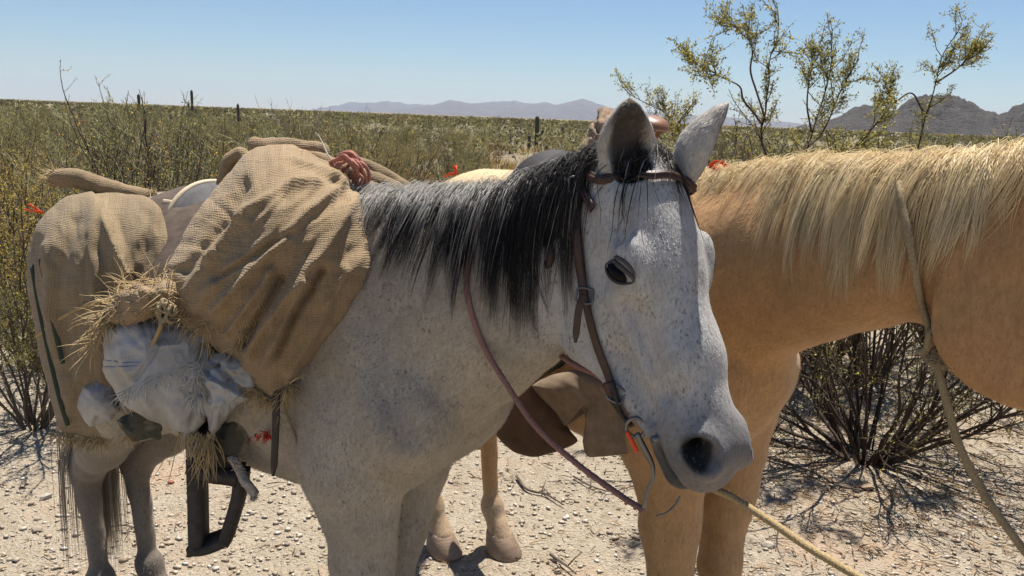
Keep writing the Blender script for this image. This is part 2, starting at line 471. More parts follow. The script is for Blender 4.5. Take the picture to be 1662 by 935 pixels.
def hoof_mesh(name, top, bot, fwd, s=1.0):
    """hoof: sloping wall from coronet to ground, toe forward"""
    rings = []
    for t, rx, ry, sh in ((0, .046, .043, 0), (.10, .050, .046, .004), (.9, .064, .058, .030), (1.0, .062, .056, .031)):
        c = top*(1-t)+np.array([bot[0], bot[1], 0])*t
        th = np.linspace(0, 2*math.pi, 20, endpoint=False)
        x = np.cos(th)*rx*s+sh*s*(1 if True else 0)*np.where(np.cos(th) > 0, 1, .35); y = np.sin(th)*ry*s
        sd = np.array([-fwd[1], fwd[0], 0])
        rings.append(c+x[:, None]*fwd+y[:, None]*sd)
    V = np.vstack(rings+[rings[0].mean(0)[None], rings[-1].mean(0)[None]])
    F = []
    for i in range(3):
        for j in range(20):
            k = (j+1) % 20; F.append((i*20+j, i*20+k, i*20+20+k, i*20+20+j)[::-1])
    for j in range(20):
        k = (j+1) % 20; F.append((80, j, k, k)); F.append((81, 60+k, 60+j, 60+j))
    return quads_to_mesh(name, V, np.array(F))

def grow(hs, roots, dirs, length, nseg=14, grav=1.0, stiff=.75, off=.006, jitter=.12, wave=.0, clump=None, seed=1):
    """grow hair strands: roots (n,3), first direction, falling along the body surface"""
    S = hs['S']; r = np.random.default_rng(seed); n = len(roots)
    P = np.array(roots, float); D = np.array(dirs, float)
    step = np.asarray(length)/nseg
    out = [P.copy()]
    drift = r.normal(0, jitter, (n, 3)); drift[:, 2] *= .3
    offs = off+np.abs(r.normal(0, off*.9, n))
    for i in range(nseg):
        g = np.array([0, 0, -1.])*grav*(.18+.10*i)
        D = D*stiff+g*(1-stiff)*3+drift*.12+r.normal(0, wave, (n, 3))
        D /= np.linalg.norm(D, axis=1, keepdims=True)
        P = P+D*step[:, None] if np.ndim(step) else P+D*step
        Q = S.push(P, 0.0, 1)
        d = S.sample(P); m = d < offs
        if m.any():
            gr = S.grad(P[m]); P[m] += gr*(offs[m]-d[m])[:, None]
            D[m] -= gr*np.minimum(0, (D[m]*gr).sum(1))[:, None]
        out.append(P.copy())
    return np.stack(out, 1)          # n, nseg+1, 3
def strands_mesh(name, G, r0, colr, taper=.15, flat=None):
    """triangular-section tapered strands with per-vertex colours; G (n,m,3), colr (n,m,3)"""
    n, m, _ = G.shape
    T = np.gradient(G, axis=1); T /= np.linalg.norm(T, axis=2, keepdims=True)+1e-9
    a = np.array([.31, .52, .79]); N = np.cross(T, a); N /= np.linalg.norm(N, axis=2, keepdims=True)+1e-9
    B = np.cross(T, N)
    t = np.linspace(0, 1, m)
    rr = np.asarray(r0).reshape(-1, 1)*(np.where(t < .55, 1, 1-(t-.55)/.45*(1-taper)))[None]
    V = np.stack([G+rr[..., None]*(math.cos(q)*N+math.sin(q)*B) for q in (0, 2.094, 4.189)], 2)   # n,m,3,3
    idx = np.arange(n*m*3).reshape(n, m, 3)
    F = []
    for q in range(3):
        k = (q+1) % 3
        F.append(np.stack([idx[:, :-1, q], idx[:, :-1, k], idx[:, 1:, k], idx[:, 1:, q]], -1).reshape(-1, 4))
    me = mesh_np(name, V.reshape(-1, 3), np.vstack(F))
    set_color(me, 'Col', np.repeat(colr.reshape(-1, 3), 3, axis=0))
    me.shade_smooth()
    return me
# ---------------------------------------------------------------- poses
GW = atY(625, 322, 1.72)
gf = Frame(GW[0], GW[1], -32)
gs = GW[2]/1.40
def gl(px, py, Y): return gf.L(atY(px, py, Y))
def gz(px, py, z): return gf.L(atZ(px, py, z))
gh1, gh2 = gz(163, 940, .155), gz(243, 915, .16)
g_legs = {
 'FR': [np.array([.03, -.135, .83])*gs, np.array([.06, -.12, .455])*gs, np.array([.055, -.12, .15])*gs, np.array([.10, -.12, 0])*gs],
 'FL': [np.array([-.01, .115, .83])*gs, np.array([-.02, .045, .455])*gs, np.array([-.03, .04, .15])*gs, np.array([.02, .04, 0])*gs],
 'HR': [np.array([-.70, -.16, .86])*gs, gl(142, 765, gf.W(gh1)[1]+.02), gh1, gh1+np.array([.055, 0, -gh1[2]])],
 'HL': [np.array([-.70, .13, .86])*gs, gl(222, 752, gf.W(gh2)[1]+.03), gh2, gh2+np.array([.055, 0, -gh2[2]])],
}
g_poll = atY(1072, 244, 1.37)
hv = .005
grey = sculpt_horse(gf, GW[2], hv, g_poll, (.64, -.77), math.radians(25), g_legs,
    [(atY(1020, 292, 1.375), atY(1023, 160, 1.335), (.15, -.95, .1), 1.0), (atY(1110, 288, 1.41), atY(1181, 168, 1.37), (.93, .25, .1), .80)], breast=-.02, hs=1.0, neck=(.255, .190, .122, .078), nbe=(.055, -.098), nb2=(-.16, -.045))
PW = atY(1152, 303, 1.9)
pf = Frame(PW[0], PW[1], -49)
ps = PW[2]/1.40
ph1, ph2 = pf.L(atZ(716, 893, 0)), pf.L(atZ(812, 893, 0))
p_legs = {
 'FR': [np.array([.03, -.135, .83])*ps, np.array([.07, -.115, .455])*ps, np.array([.06, -.11, .15])*ps, np.array([.11, -.11, 0])*ps],
 'FL': [np.array([.03, .125, .83])*ps, np.array([.06, .085, .455])*ps, np.array([.05, .085, .15])*ps, np.array([.10, .085, 0])*ps],
 'HR': [np.array([-.70, -.15, .86])*ps, ph1+np.array([-.09, 0, .54]), ph1+np.array([-.055, 0, .15]), ph1],
 'HL': [np.array([-.70, .15, .86])*ps, ph2+np.array([-.10, 0, .54]), ph2+np.array([-.055, 0, .15]), ph2],
}
p_poll = atY(1752, 234, 1.23)
pal = sculpt_horse(pf, PW[2], .0065, p_poll, (.90, -.43), math.radians(36), p_legs,
    [(p_poll+np.array([-.02, -.05, .0]), p_poll+np.array([.03, -.07, .15]), (.8, -.5, 0), 1.0), (p_poll+np.array([.03, .05, .0]), p_poll+np.array([.08, .07, .15]), (.8, -.3, 0), 1.0)], breast=-.075, neck=(.215, .165, .118, .086), nb=(.0, 1.165, .25, .15), nb2=(-.17, .05), croup=.05, chest=.84)
print('sculpt', time.time()-T0)
def surf(hs, px, py, off=0.0, y0=.8, y1=3.4):
    """where the line of sight through a photograph pixel meets the horse (world)"""
    d = ray(px, py); d = d/d[1]
    ys = np.arange(y0, y1, .004); P = CO+d[None]*ys[:, None]
    v = hs['S'].sample(hs['fr'].L(P)); L = hs['fr'].L(P); S = hs['S']
    ok = (L > S.lo).all(1) & (L < S.lo+S.h*(S.dim-1)).all(1)
    i = np.argmax((v < off) & ok)
    if not ((v < off) & ok).any(): i = np.argmin(np.where(ok, v, 9))
    return P[i]
def head_coords(hs, V):
    return (V-hs['hp'](0, 0, 0)) @ hs['HR']

# ---------------------------------------------------------------- coat materials
def coat_mat(name, speck, speck_amt, gloss=.45):
    t = NT(name); c = t.attr('Col'); v = t.coord('Object')
    n1 = t.noise(150, 4, .65, t.mapping(v, scale=(1, 1, .4))); n2 = t.noise(30, 5, .65, t.mapping(v, scale=(1, 1, .6))); n3 = t.noise(190, 3, .6, t.mapping(v, scale=(1, 1, .5)))
    c = t.mix(t.math('MULTIPLY', t.ramp(n2, [(.40, (0,0,0)), (.75, (1,1,1))]), .45), c, t.mix(1.0, c, (.60, .57, .53), 'MULTIPLY'))
    c = t.mix(t.ramp(n1, [(.35, (.6,.6,.6)), (.62, (0,0,0))]), c, t.mix(1.0, c, (.66, .63, .60), 'MULTIPLY'))
    if speck_amt: c = t.mix(t.math('MULTIPLY', t.math('MULTIPLY', t.ramp(t.noise(14, 3, .6, v), [(.36, (.15,.15,.15)), (.60, (1,1,1))]), t.ramp(n3, [(.56, (0,0,0)), (.65, (1,1,1))])), speck_amt), c, speck)
    t.p(Base_Color=c, Roughness=gloss+.2, Specular_IOR_Level=.25, Sheen_Weight=.15, Sheen_Roughness=.4)
    n4 = t.noise(9, 3, .5, t.mapping(v, scale=(1, 1, .55)), .4)
    t.bump(t.math('ADD', t.math('MULTIPLY', n4, 3.2), t.math('ADD', n1, t.math('MULTIPLY', n2, 1.0))), .42, .0035)
    return t.m
coat_mat('grey_coat', (.11, .095, .085), .85)
coat_mat('golden_coat', (.3, .17, .08), .0, .40)
def hair_mat(name, rough=.42, spec=.4):
    t = NT(name); c = t.attr('Col')
    t.p(Base_Color=c, Roughness=rough, Specular_IOR_Level=spec)
    return t.m
hair_mat('hair', .5, .28); hair_mat('coat_hair', .6, .25)
t = NT('eyeball'); t.p(Base_Color=(.005, .004, .0035), Roughness=.16, Specular_IOR_Level=.12)
simple_mat('dark_skin', (.035, .030, .030), .5, .3, 220, .4, .001)
def hoof_m(name, rgb):
    t = NT(name); v = t.mapping(t.coord(), scale=(1, 1, 9)); n = t.noise(26, 4, .6, v)
    t.p(Base_Color=t.ramp(n, [(.3, tuple(c*.6 for c in rgb)), (.7, rgb)]), Roughness=.6); t.bump(n, .4, .003)
hoof_m('hoof_dark', (.10, .085, .07)); hoof_m('hoof_pale', (.34, .235, .16))

def horse_colors(hs, V, kind):
    q = head_coords(hs, V); d, f, l = q[:, 0], q[:, 1], q[:, 2]
    s = hs['s']; x, y, z = V[:, 0], V[:, 1], V[:, 2]
    headm = smoothstep(-.12, .06, d)*(np.abs(l) < .2)*smoothstep(-.36, -.26, f)*(d < .66)*(f < .14)
    n = fbm(V, 3.2, 3, 1); n2 = fbm(V, 11, 3, 2); n3 = fbm(V, 40, 3, 5)
    if kind == 'grey':
        C = np.tile(np.array([.43, .37, .29]), (len(V), 1))
        C *= (1+.14*n+.16*n2+.10*n3)[:, None]
        C = C*(1-headm[:, None])+headm[:, None]*np.array([.48, .465, .445])*(1+.08*n2+.05*n3)[:, None]
        # shoulder and neck carry dirty tan patches
        m = smoothstep(.1, .5, n)*.35*(1-headm); C = C*(1-m[:, None])+m[:, None]*np.array([.33, .26, .18])
        hind = smoothstep(-.55, -.75, x)*smoothstep(.80, .52, z); fore = smoothstep(-.3, -.1, x)*smoothstep(.56, .40, z)
        m = np.clip(hind*.85+fore*.8, 0, 1); C = C*(1-m[:, None])+m[:, None]*np.array([.235, .195, .16])
        for k in ('HR', 'HL'):
            hk = hs['legs'][k][1]; m = .6*np.exp(-((V-hk)**2).sum(1)/.09**2); C = C*(1-m[:, None])+m[:, None]*np.array([.11, .092, .08])
        for k in legs_all: m = .55*np.exp(-((V-hs['legs'][k][2])**2).sum(1)/.07**2); C = C*(1-m[:, None])+m[:, None]*np.array([.12, .10, .09])
        # sparse darker hair on cheek and forehead
        m = headm*smoothstep(.15, .55, n2)*.30*smoothstep(.5, .2, d); C = C*(1-m[:, None])+m[:, None]*np.array([.34, .31, .29])
        skin = np.array([.105, .10, .11])
        m = headm*smoothstep(.37, .50, d+.03*n2)*.85; C = C*(1-m[:, None])+m[:, None]*skin
        m = headm*smoothstep(.505, .55, d+.01*n2)*.6; C = C*(1-m[:, None])+m[:, None]*np.array([.26, .22, .20])
        m = headm*smoothstep(-.098, -.115, f)*smoothstep(.44, .48, d)*.85; C = C*(1-m[:, None])+m[:, None]*np.array([.06, .055, .055])
    else:
        C = np.tile(np.array([.50, .285, .125]), (len(V), 1)); C *= (1+.14*n+.12*n2+.06*n3)[:, None]
        m = headm*.5; C = C*(1-m[:, None])+m[:, None]*np.array([.36, .19, .083])
        m = smoothstep(1.05, .75, z/s)*.35; C = C*(1-m[:, None])+m[:, None]*np.array([.50, .32, .165])
        m = smoothstep(.27, .16, z+.03*n2)*(x < -.4); C = C*(1-m[:, None])+m[:, None]*np.array([.50, .36, .23])
        m = smoothstep(1.18, 1.30, z/s)*smoothstep(-.45, -.6, x); C = C*(1-m[:, None])+m[:, None]*np.array([.66, .50, .28])
    for e in (-1, 1):
        na, nb_ = hs['hp'](.502, -.030, e*.072), hs['hp'](.450, -.060, e*.032); ab = nb_-na; tt = np.clip(((V-na)@ab)/(ab@ab), 0, 1); dd = np.linalg.norm(V-na-tt[:, None]*ab, axis=1)
        m = smoothstep(.029, .021, dd); C = C*(1-m[:, None])+m[:, None]*np.array([.010, .008, .008])
        ey = hs['hp'](.182, -.056, e*.089); m = np.clip(1.5*np.exp(-((V-ey)**2).sum(1)/.020**2), 0, 1); C = C*(1-m[:, None])+m[:, None]*np.array([.07, .062, .06])
    for bs, tp, nn, _e in hs['ears']:
        a, b = hs['fr'].L(bs), hs['fr'].L(tp); nn = hs['fr'].vL(unit(nn)); ax = b-a; t_ = ((V-a)@ax)/(ax@ax)
        o = V-a-t_[:, None]*ax; nn = unit(nn-ax*(nn@ax)/(ax@ax)); dn = o@nn; rad = np.linalg.norm(o, axis=1); lat = np.abs(o@np.cross(unit(ax), nn))
        m = ((t_ > .1) & (t_ < 1.05) & (rad < .06) & (dn < .012) & (dn > -.022)).astype(float)*smoothstep(.028, .008, lat)*.0
        inner = (t_ > .12) & (t_ < .95) & (rad < .055)
        g = hs['S'].grad(V[inner]) @ nn
        w = np.zeros(len(V)); w[inner] = smoothstep(.1, .6, g)*smoothstep(.040, .020, lat[inner])*.95
        C = C*(1-w[:, None])+w[:, None]*np.array([.055, .045, .038])
    return np.clip(C, .01, .8)
legs_all = ('FR', 'FL', 'HR', 'HL')

def flow(hs, P, N):
    """direction in which the coat lies"""
    q = head_coords(hs, P); s = hs['s']
    F = np.tile(np.array([-1., 0, -.45]), (len(P), 1))
    leg = smoothstep(.85*s, .65*s, P[:, 2]); F = F*(1-leg[:, None])+leg[:, None]*np.array([-.12, 0, -1.])
    hm = smoothstep(-.02, .10, q[:, 0])*smoothstep(-.34, -.24, q[:, 1])*(np.abs(q[:, 2]) < .2)*(q[:, 1] < .1)
    hd = hs['d']-.35*hs['f']; F = F*(1-hm[:, None])+hm[:, None]*hd
    nk = smoothstep(.10, .35, P[:, 0])*(1-hm)*smoothstep(.9, 1.05, P[:, 2]); F += nk[:, None]*np.array([0, -.3, -.8])
    F += np.stack([fbm(P, 9, 2, 11), fbm(P, 9, 2, 12), fbm(P, 9, 2, 13)], 1)*.55
    F -= N*(F*N).sum(1)[:, None]
    return F/(np.linalg.norm(F, axis=1, keepdims=True)+1e-9), hm

def coat_strands(hs, V, F4, C, n, seed, lens=(.006, .013), hide=None):
    r = np.random.default_rng(seed)
    T = np.vstack([F4[:, [0, 1, 2]], F4[:, [0, 2, 3]]])
    a, b, c = V[T[:, 0]], V[T[:, 1]], V[T[:, 2]]
    nn = np.cross(b-a, c-a); ar = np.linalg.norm(nn, axis=1); N = nn/(ar[:, None]+1e-12)
    toc = hs['fr'].L(CO)-a; dist = np.linalg.norm(toc, axis=1); face = (N*toc).sum(1)/dist
    w = ar*(face > -.35)/dist**1.5*(a[:, 2] > .05)
    if hide is not None: w = w*(~hide(a))
    idx = r.choice(len(T), n, p=w/w.sum())
    u, v = r.random(n), r.random(n); m = u+v > 1; u[m], v[m] = 1-u[m], 1-v[m]
    P = a[idx]+u[:, None]*(b-a)[idx]+v[:, None]*(c-a)[idx]; Nn = N[idx]
    Fl, hm = flow(hs, P, Nn)
    qd = head_coords(hs, P)[:, 0]; L = r.uniform(lens[0], lens[1], n)*(1-.45*hm)*(1-.65*hm*smoothstep(.36, .44, qd))
    sd = np.cross(Fl, Nn); wd = r.uniform(.0004, .0008, n)
    tip = P+Fl*(L*.93)[:, None]+Nn*(L*r.uniform(.12, .38, n))[:, None]+sd*(r.normal(0, .18, n)*L)[:, None]
    V3 = np.stack([P-sd*wd[:, None]-Nn*.001, P+sd*wd[:, None]-Nn*.001, tip], 1).reshape(-1, 3)
    col_ = C[T[idx, 0]]*r.uniform(.78, 1.22, n)[:, None]
    dark = r.random(n) < .04; col_[dark] *= .45
    return V3, np.arange(n*3).reshape(-1, 3), np.repeat(np.clip(col_, 0, .85), 3, axis=0)

simple_mat('lid_skin', (.075, .068, .064), .7, .3, 160, .5, .001)
_a = gf.vL(CM[:, 0]*.84-CM[:, 1]*.54) @ grey['HR']                # long axis of the near eye, in head coordinates
def eye_parts(hs, parent, near):
    S = hs['S']
    for e in (-1, 1):
        c = S.snap(np.array([hs['hp'](.182, -.056, e*.10)]), 0.0, 12); c = c[0]; n_ = unit(hs['l']*e*.72+hs['f']*.66-hs['d']*.12)
        a1 = hs['HR'] @ np.array([_a[0], _a[1], _a[2]*e]); a1 = unit(a1-n_*(a1@n_)); a2 = np.cross(n_, a1); a2 = a2 if a2@hs['d'] < 0 else -a2
        B = np.stack([a1, a2, n_], 1); R3 = np.array([.0240, .0155, .0120])
        bm = bmesh.new(); bmesh.ops.create_uvsphere(bm, u_segments=28, v_segments=18, radius=1.0)
        for v_ in bm.verts:
            q = np.array(v_.co); q = q*R3; q[1] -= .10*q[0]*abs(q[0])/.0285; v_.co = Vector(B @ q)
        me = bpy.data.meshes.new('eye'); bm.to_mesh(me); bm.free()
        ey = link('eye', me, 'eyeball', parent, True); ey.location = c-n_*.0062
        for (hy, ry, off, rr, mt) in ((1, .0185, .001, .0045, 'lid_skin'), (1, .0265, .000, .0036, 'lid_skin'), (-1, .0180, .0005, .0030, 'dark_skin')):
            u = np.linspace(-1, 1, 19); X = .0262*u; Yv = hy*ry*.88*np.clip(1-u*u, 0, 1)**.75
            P = c+X[:, None]*a1+Yv[:, None]*a2-n_*.002; P = S.push(P, off, 6)
            V_, F_ = tube(P-ey.location, rr*(1-.6*u*u), 8); link('eyelid', quads_to_mesh('eyelid', V_, F_), mt, ey, True)

def finish_horse(hs, name, kind, ncoat, hoofs, seed):
    fr = hs['fr']
    root = empty(name, tuple(fr.o)); root.rotation_euler = (0, 0, fr.yaw)
    V, F = hs['S'].mesh()
    C = horse_colors(hs, V, kind)
    me = mesh_np('body', V, F); set_color(me, 'Col', C); me.shade_smooth()
    link('body', me, 'grey_coat' if kind == 'grey' else 'golden_coat', root)
    if ncoat:
        v3, f3, c3 = coat_strands(hs, V, F, C, ncoat, seed)
        m2 = mesh_np('coat', v3, f3); set_color(m2, 'Col', c3)
        o = link('coat', m2, 'coat_hair', root); o['kind'] = 'stuff'
    for k in legs_all:
        Fe, Ho = [np.asarray(j, float) for j in hs['legs'][k][2:4]]
        link('hoof', hoof_mesh('hoof', Ho+np.array([-.012, 0, .075]), Ho, np.array([1., 0, 0]), hs['s']), hoofs[k], root, False)
    eye_parts(hs, root, 1)
    hs['root'] = root; hs['V'] = V; hs['C'] = C
    return root
g_root = finish_horse(grey, 'grey_horse', 'grey', 150000, dict(FR='hoof_dark', FL='hoof_dark', HR='hoof_dark', HL='hoof_dark'), 3)
tag(g_root, 'white-grey horse with black mane, bridled and loaded with burlap sacks', 'horse')
p_root = finish_horse(pal, 'palomino_horse', 'golden', 90000, dict(FR='hoof_pale', FL='hoof_pale', HR='hoof_pale', HL='hoof_pale'), 4)
tag(p_root, 'golden palomino horse with cream mane standing behind the grey one', 'horse')
print('horses', time.time()-T0)

# ---------------------------------------------------------------- manes, forelock, tails
def crest_roots(hs, u, lat, lift):
    Cc = catmull(hs['crest'], 200); i = np.clip((u*199).astype(int), 0, 199)
    P = Cc[i]; T = np.gradient(Cc, axis=0)[i]; T /= np.linalg.norm(T, axis=1, keepdims=True)
    side = np.cross(T, np.array([0, 0, 1.])); side /= np.linalg.norm(side, axis=1, keepdims=True)       # to the horse's right
    P = P+side*lat[:, None]
    P = hs['S'].snap(P, -.004)
    return P, T, side
def mane(hs, name, n, lens, colf, seed, u0=0.0, u1=1.0, width=.020, r0=.00042, far=.06, lockn=30, gather=.55, dens=None):
    r = np.random.default_rng(seed)
    nl = max(12, n//lockn)                                   # locks: strands of a lock share direction and length
    lu = np.sort(r.uniform(u0, u1, nl)) if dens is None else np.sort(np.interp(r.random(nl), np.linspace(0, 1, len(dens)), dens)); ll = r.uniform(.58, 1.18, nl); ld = r.normal(0, .30, (nl, 3)); lw = r.normal(0, 1, nl)
    k = r.integers(0, nl, n); u = np.clip(lu[k]+r.normal(0, .008, n), u0, u1)
    P, T, side = crest_roots(hs, u, r.normal(.004, width, n), 0)
    sgn = np.where(r.random(n) < far, -1.0, 1.0)[:, None]
    D = side*sgn*r.uniform(.8, 1.2, (n, 1))+np.array([0, 0, .32])*r.uniform(.0, 1.0, (n, 1))+ld[k]*.4+r.normal(0, .10, (n, 3))
    D /= np.linalg.norm(D, axis=1, keepdims=True)
    L = np.interp(u, np.linspace(u0, u1, len(lens)), lens)*ll[k]*r.uniform(.80, 1.05, n)
    # per-lock drift so that the locks separate
    G = grow(hs, P, D, L, 12, 1.35, .55, .010, .08, .010, seed=seed)
    drift = ld[k]*np.array([.05, .05, 0])
    G += drift[:, None, :]*np.linspace(0, 1, 13)[None, :, None]**2
    # gather each lock towards its middle near the tip
    cen = np.zeros((nl, 13, 3)); cnt = np.bincount(k, minlength=nl)[:, None, None]+1e-9
    np.add.at(cen, k, G); cen /= cnt
    w = (gather*np.linspace(0, 1, 13)**.9)[None, :, None]; G = G*(1-w)+cen[k]*w
    sh = G.shape; G = hs['S'].push(G.reshape(-1, 3), .004, 2).reshape(sh)
    t_ = np.linspace(0, 1, 13)
    colr = colf(u, t_, r, n, lw[k])
    me = strands_mesh(name, G, r0*r.uniform(.7, 1.3, n), colr)
    return link(name, me, 'hair', hs['root'])
def grey_cols(u, t_, r, n, lw):
    light = np.array([.50, .47, .42]); mid = np.array([.20, .185, .17]); dark = np.array([.016, .014, .013])
    a = np.interp(u, [0, .25, .5, .68, 1], [.58, .46, .28, .11, .07])+.09*lw+r.normal(0, .05, n)           # how far the pale root reaches
    w = smoothstep(0, 1, (t_[None]-a[:, None]+.14)/.28)
    top = np.where((u < .62)[:, None], light[None], mid[None]*.6)*r.uniform(.7, 1.15, (n, 1))
    c = top[:, None]*(1-w[..., None])+dark*w[..., None]
    wh = r.random(n) < .06; c[wh] = np.array([.34, .31, .28])
    return c
def cream_cols(u, t_, r, n, lw):
    a = np.array([.90, .75, .47]); b = np.array([.68, .46, .21])
    w = np.clip(.25+.16*lw+r.normal(0, .14, n), 0, 1)[:, None]+.25*t_[None]
    w = np.clip(w, 0, 1)
    return a*(1-w[..., None])+b*w[..., None]
mane(grey, 'mane', 5200, [.17, .21, .26, .31, .32, .26], grey_cols, 21, u0=.0, u1=1.0)
mane(pal, 'mane', int(5200*.95), [.11, .19, .25, .28, .21, .14], cream_cols, 22, u0=.06, u1=1.0, lockn=34, gather=.55, dens=[.06, .2, .34, .48, .60, .72, .86, 1.0])
def forelock(hs, name, n, colr, seed, spread=1.0):
    r = np.random.default_rng(seed)
    q = np.where(r.random(n) < .68, r.uniform(.25, 1.0, n), r.uniform(-1.0, -.45, n)); q = np.where(r.random(n) < .10, r.uniform(-.4, .3, n), q)
    P = np.array([hs['hp'](.002+.02*r.random(), -.034+r.normal(0, .010), .034*v) for v in q]); P = hs['S'].snap(P, -.003)
    D = hs['f'][None]*.55+hs['l'][None]*(q*1.5)[:, None]+np.array([0, 0, .20])+r.normal(0, .12, (n, 3)); D /= np.linalg.norm(D, axis=1, keepdims=True)
    G = grow(hs, P, D, np.where(np.abs(q) < .42, r.uniform(.03, .07, n), r.uniform(.10, .19, n)), 14, 1.0, .70, .005, .06, .012, seed=seed)
    c = np.where((r.random(n) < .22)[:, None], np.array([.26, .24, .22]), np.array([.025, .022, .02]))
    if colr is not None: c = np.tile(colr, (n, 1))
    me = strands_mesh(name, G, .0008*r.uniform(.7, 1.3, n), np.repeat(c[:, None], 15, axis=1))
    return link(name, me, 'hair', hs['root'])
forelock(grey, 'forelock', 80, None, 31)
forelock(pal, 'forelock', 260, np.array([.72, .56, .33]), 32)
def tail(hs, base, n, L, c0, c1, seed):
    r = np.random.default_rng(seed)
    P = np.asarray(base)+r.normal(0, 1, (n, 3))*np.array([.012, .022, .02]); D = np.tile(np.array([-.7, 0, -.3]), (n, 1))+r.normal(0, .12, (n, 3))
    D /= np.linalg.norm(D, axis=1, keepdims=True)
    G = grow(hs, P, D, L*r.uniform(.7, 1.1, n), 18, 1.1, .70, .008, .10, .012, seed=seed)
    w = r.random((n, 1)); c = np.array(c0)*(1-w)+np.array(c1)*w
    me = strands_mesh('tail', G, .0014*r.uniform(.7, 1.3, n), np.repeat(c[:, None], 19, axis=1))
    link('tail', me, 'hair', hs['root'])
tail(grey, np.array([-1.03, 0, 1.12])*gs, 1300, .92, (.50, .43, .33), (.28, .22, .16), 41)
tail(pal, np.array([-1.03, 0, 1.17])*ps, 350, .9, (.70, .55, .34), (.5, .36, .2), 42)
# whiskers-like guard hair at the ear rims is part of the coat
print('hair', time.time()-T0)
# ================================================================ LOADS AND TACK
def burlap_mat(name, rgb, pitch=.0031):
    t = NT(name); uv = t.coord('UV')
    wob = t.noise(9, 3, .6, uv); wv = t.n('VectorMath', operation='SCALE'); t.set(wv.inputs[0], t.n('CombineXYZ', X=wob, Y=wob).outputs[0]); wv.inputs['Scale'].default_value = .03
    ad = t.n('VectorMath', operation='ADD'); t.set(ad.inputs[0], uv); t.set(ad.inputs[1], wv.outputs[0]); v = ad.outputs[0]
    sc_ = 1/pitch/ (2*math.pi) * 6.2832 / 20 * 1.0
    w1 = t.n('TexWave', wave_type='BANDS', bands_direction='X', Scale=.314/pitch, Distortion=4.0, Detail=2, **{'Detail Scale': 2.0}); t.set(w1.inputs['Vector'], v)
    w2 = t.n('TexWave', wave_type='BANDS', bands_direction='Y', Scale=.314/pitch*.85, Distortion=4.0, Detail=2, **{'Detail Scale': 2.0}); t.set(w2.inputs['Vector'], v)
    h = t.math('ADD', t.math('MULTIPLY', w1.outputs[1], .72), t.math('MULTIPLY', w2.outputs[1], .80)); s1 = t.noise(1, 3, .6, t.mapping(v, scale=(12, 420, 1))); s2 = t.noise(1, 3, .6, t.mapping(v, scale=(420, 12, 1))); sl = t.math('ADD', s1, s2)
    n = t.noise(7, 5, .6, uv); n2 = t.noise(120, 3, .6, uv)
    c = t.ramp(n, [(.25, tuple(x*.72 for x in rgb)), (.55, rgb), (.8, tuple(min(1, x*1.18) for x in rgb))])
    c = t.mix(t.ramp(h, [(.35, (.38, .38, .38)), (1.1, (0, 0, 0))]), c, t.mix(1.0, c, (.50, .46, .42), 'MULTIPLY'))
    c = t.mix(t.ramp(sl, [(.75, (.55, .55, .55)), (1.15, (0, 0, 0))]), c, t.mix(1.0, c, (.50, .46, .40), 'MULTIPLY'))
    c = t.mix(t.ramp(t.noise(3.2, 5, .65, uv), [(.50, (0, 0, 0)), (.72, (.6, .6, .6))]), c, t.mix(1.0, c, (.52, .47, .40), 'MULTIPLY'))
    c = t.mix(t.math('MULTIPLY', n2, .3), c, t.mix(1.0, c, (.7, .66, .6), 'MULTIPLY'))
    t.p(Base_Color=c, Roughness=.92, Specular_IOR_Level=.1, Sheen_Weight=.12)
    t.bump(t.math('ADD', t.math('ADD', h, t.math('MULTIPLY', sl, 1.2)), t.math('MULTIPLY', n2, 1.3)), .55, .0018)
burlap_mat('burlap', (.37, .268, .158)); burlap_mat('burlap_old', (.32, .24, .145), .0030)
t = NT('white_weave'); uv = t.coord('UV')
w1 = t.n('TexWave', bands_direction='X', Scale=95, Distortion=.5); t.set(w1.inputs[0], uv); w2 = t.n('TexWave', bands_direction='Y', Scale=95, Distortion=.5); t.set(w2.inputs[0], uv)
n = t.noise(11, 5, .65, uv); n2 = t.noise(60, 4, .6, uv)
c = t.ramp(n, [(.30, (.24, .215, .185)), (.6, (.37, .37, .375)), (.9, (.46, .47, .50))])
t.p(Base_Color=t.mix(t.ramp(n2, [(.55, (0,0,0)), (.8, (.5,.5,.5))]), c, (.27, .225, .17)), Roughness=.5, Specular_IOR_Level=.35)
t.bump(t.math('ADD', t.math('ADD', w1.outputs[1], w2.outputs[1]), t.math('MULTIPLY', n2, 1.5)), 0.3, .0010)
simple_mat('brown_leather', (.055, .028, .018), .48, .35, 60, .35, .0015, spec=.45)
simple_mat('dark_leather', (.030, .022, .018), .55, .4, 60, .4, .0015, spec=.4)
simple_mat('flap_leather', (.105, .062, .038), .8, .3, 26, .4, .003, spec=.2)
simple_mat('flap_suede', (.20, .145, .10), .9, .25, 40, .5, .002, spec=.1)
simple_mat('old_leather', (.24, .105, .05), .45, .3, 40, .3, .001, spec=.5)
simple_mat('stirrup_wood', (.055, .046, .040), .75, .4, 40, .5, .002)
simple_mat('bundle_cloth', (.26, .175, .115), .9, .45, 26, .6, .004)
simple_mat('canvas_cloth', (.36, .35, .30), .9, .2, 40, .4, .002)
simple_mat('steel', (.20, .195, .19), .48, .2, 60, .2, .0006, metal=1.0, spec=.5)
simple_mat('orange_yarn', (.80, .10, .035), .8, .2, 80, .3, .001)
simple_mat('cream_rim', (.62, .50, .34), .6, .2, 60, .3, .001)
simple_mat('seat_grey', (.13, .125, .125), .75, .25, 40, .35, .001, spec=.15)
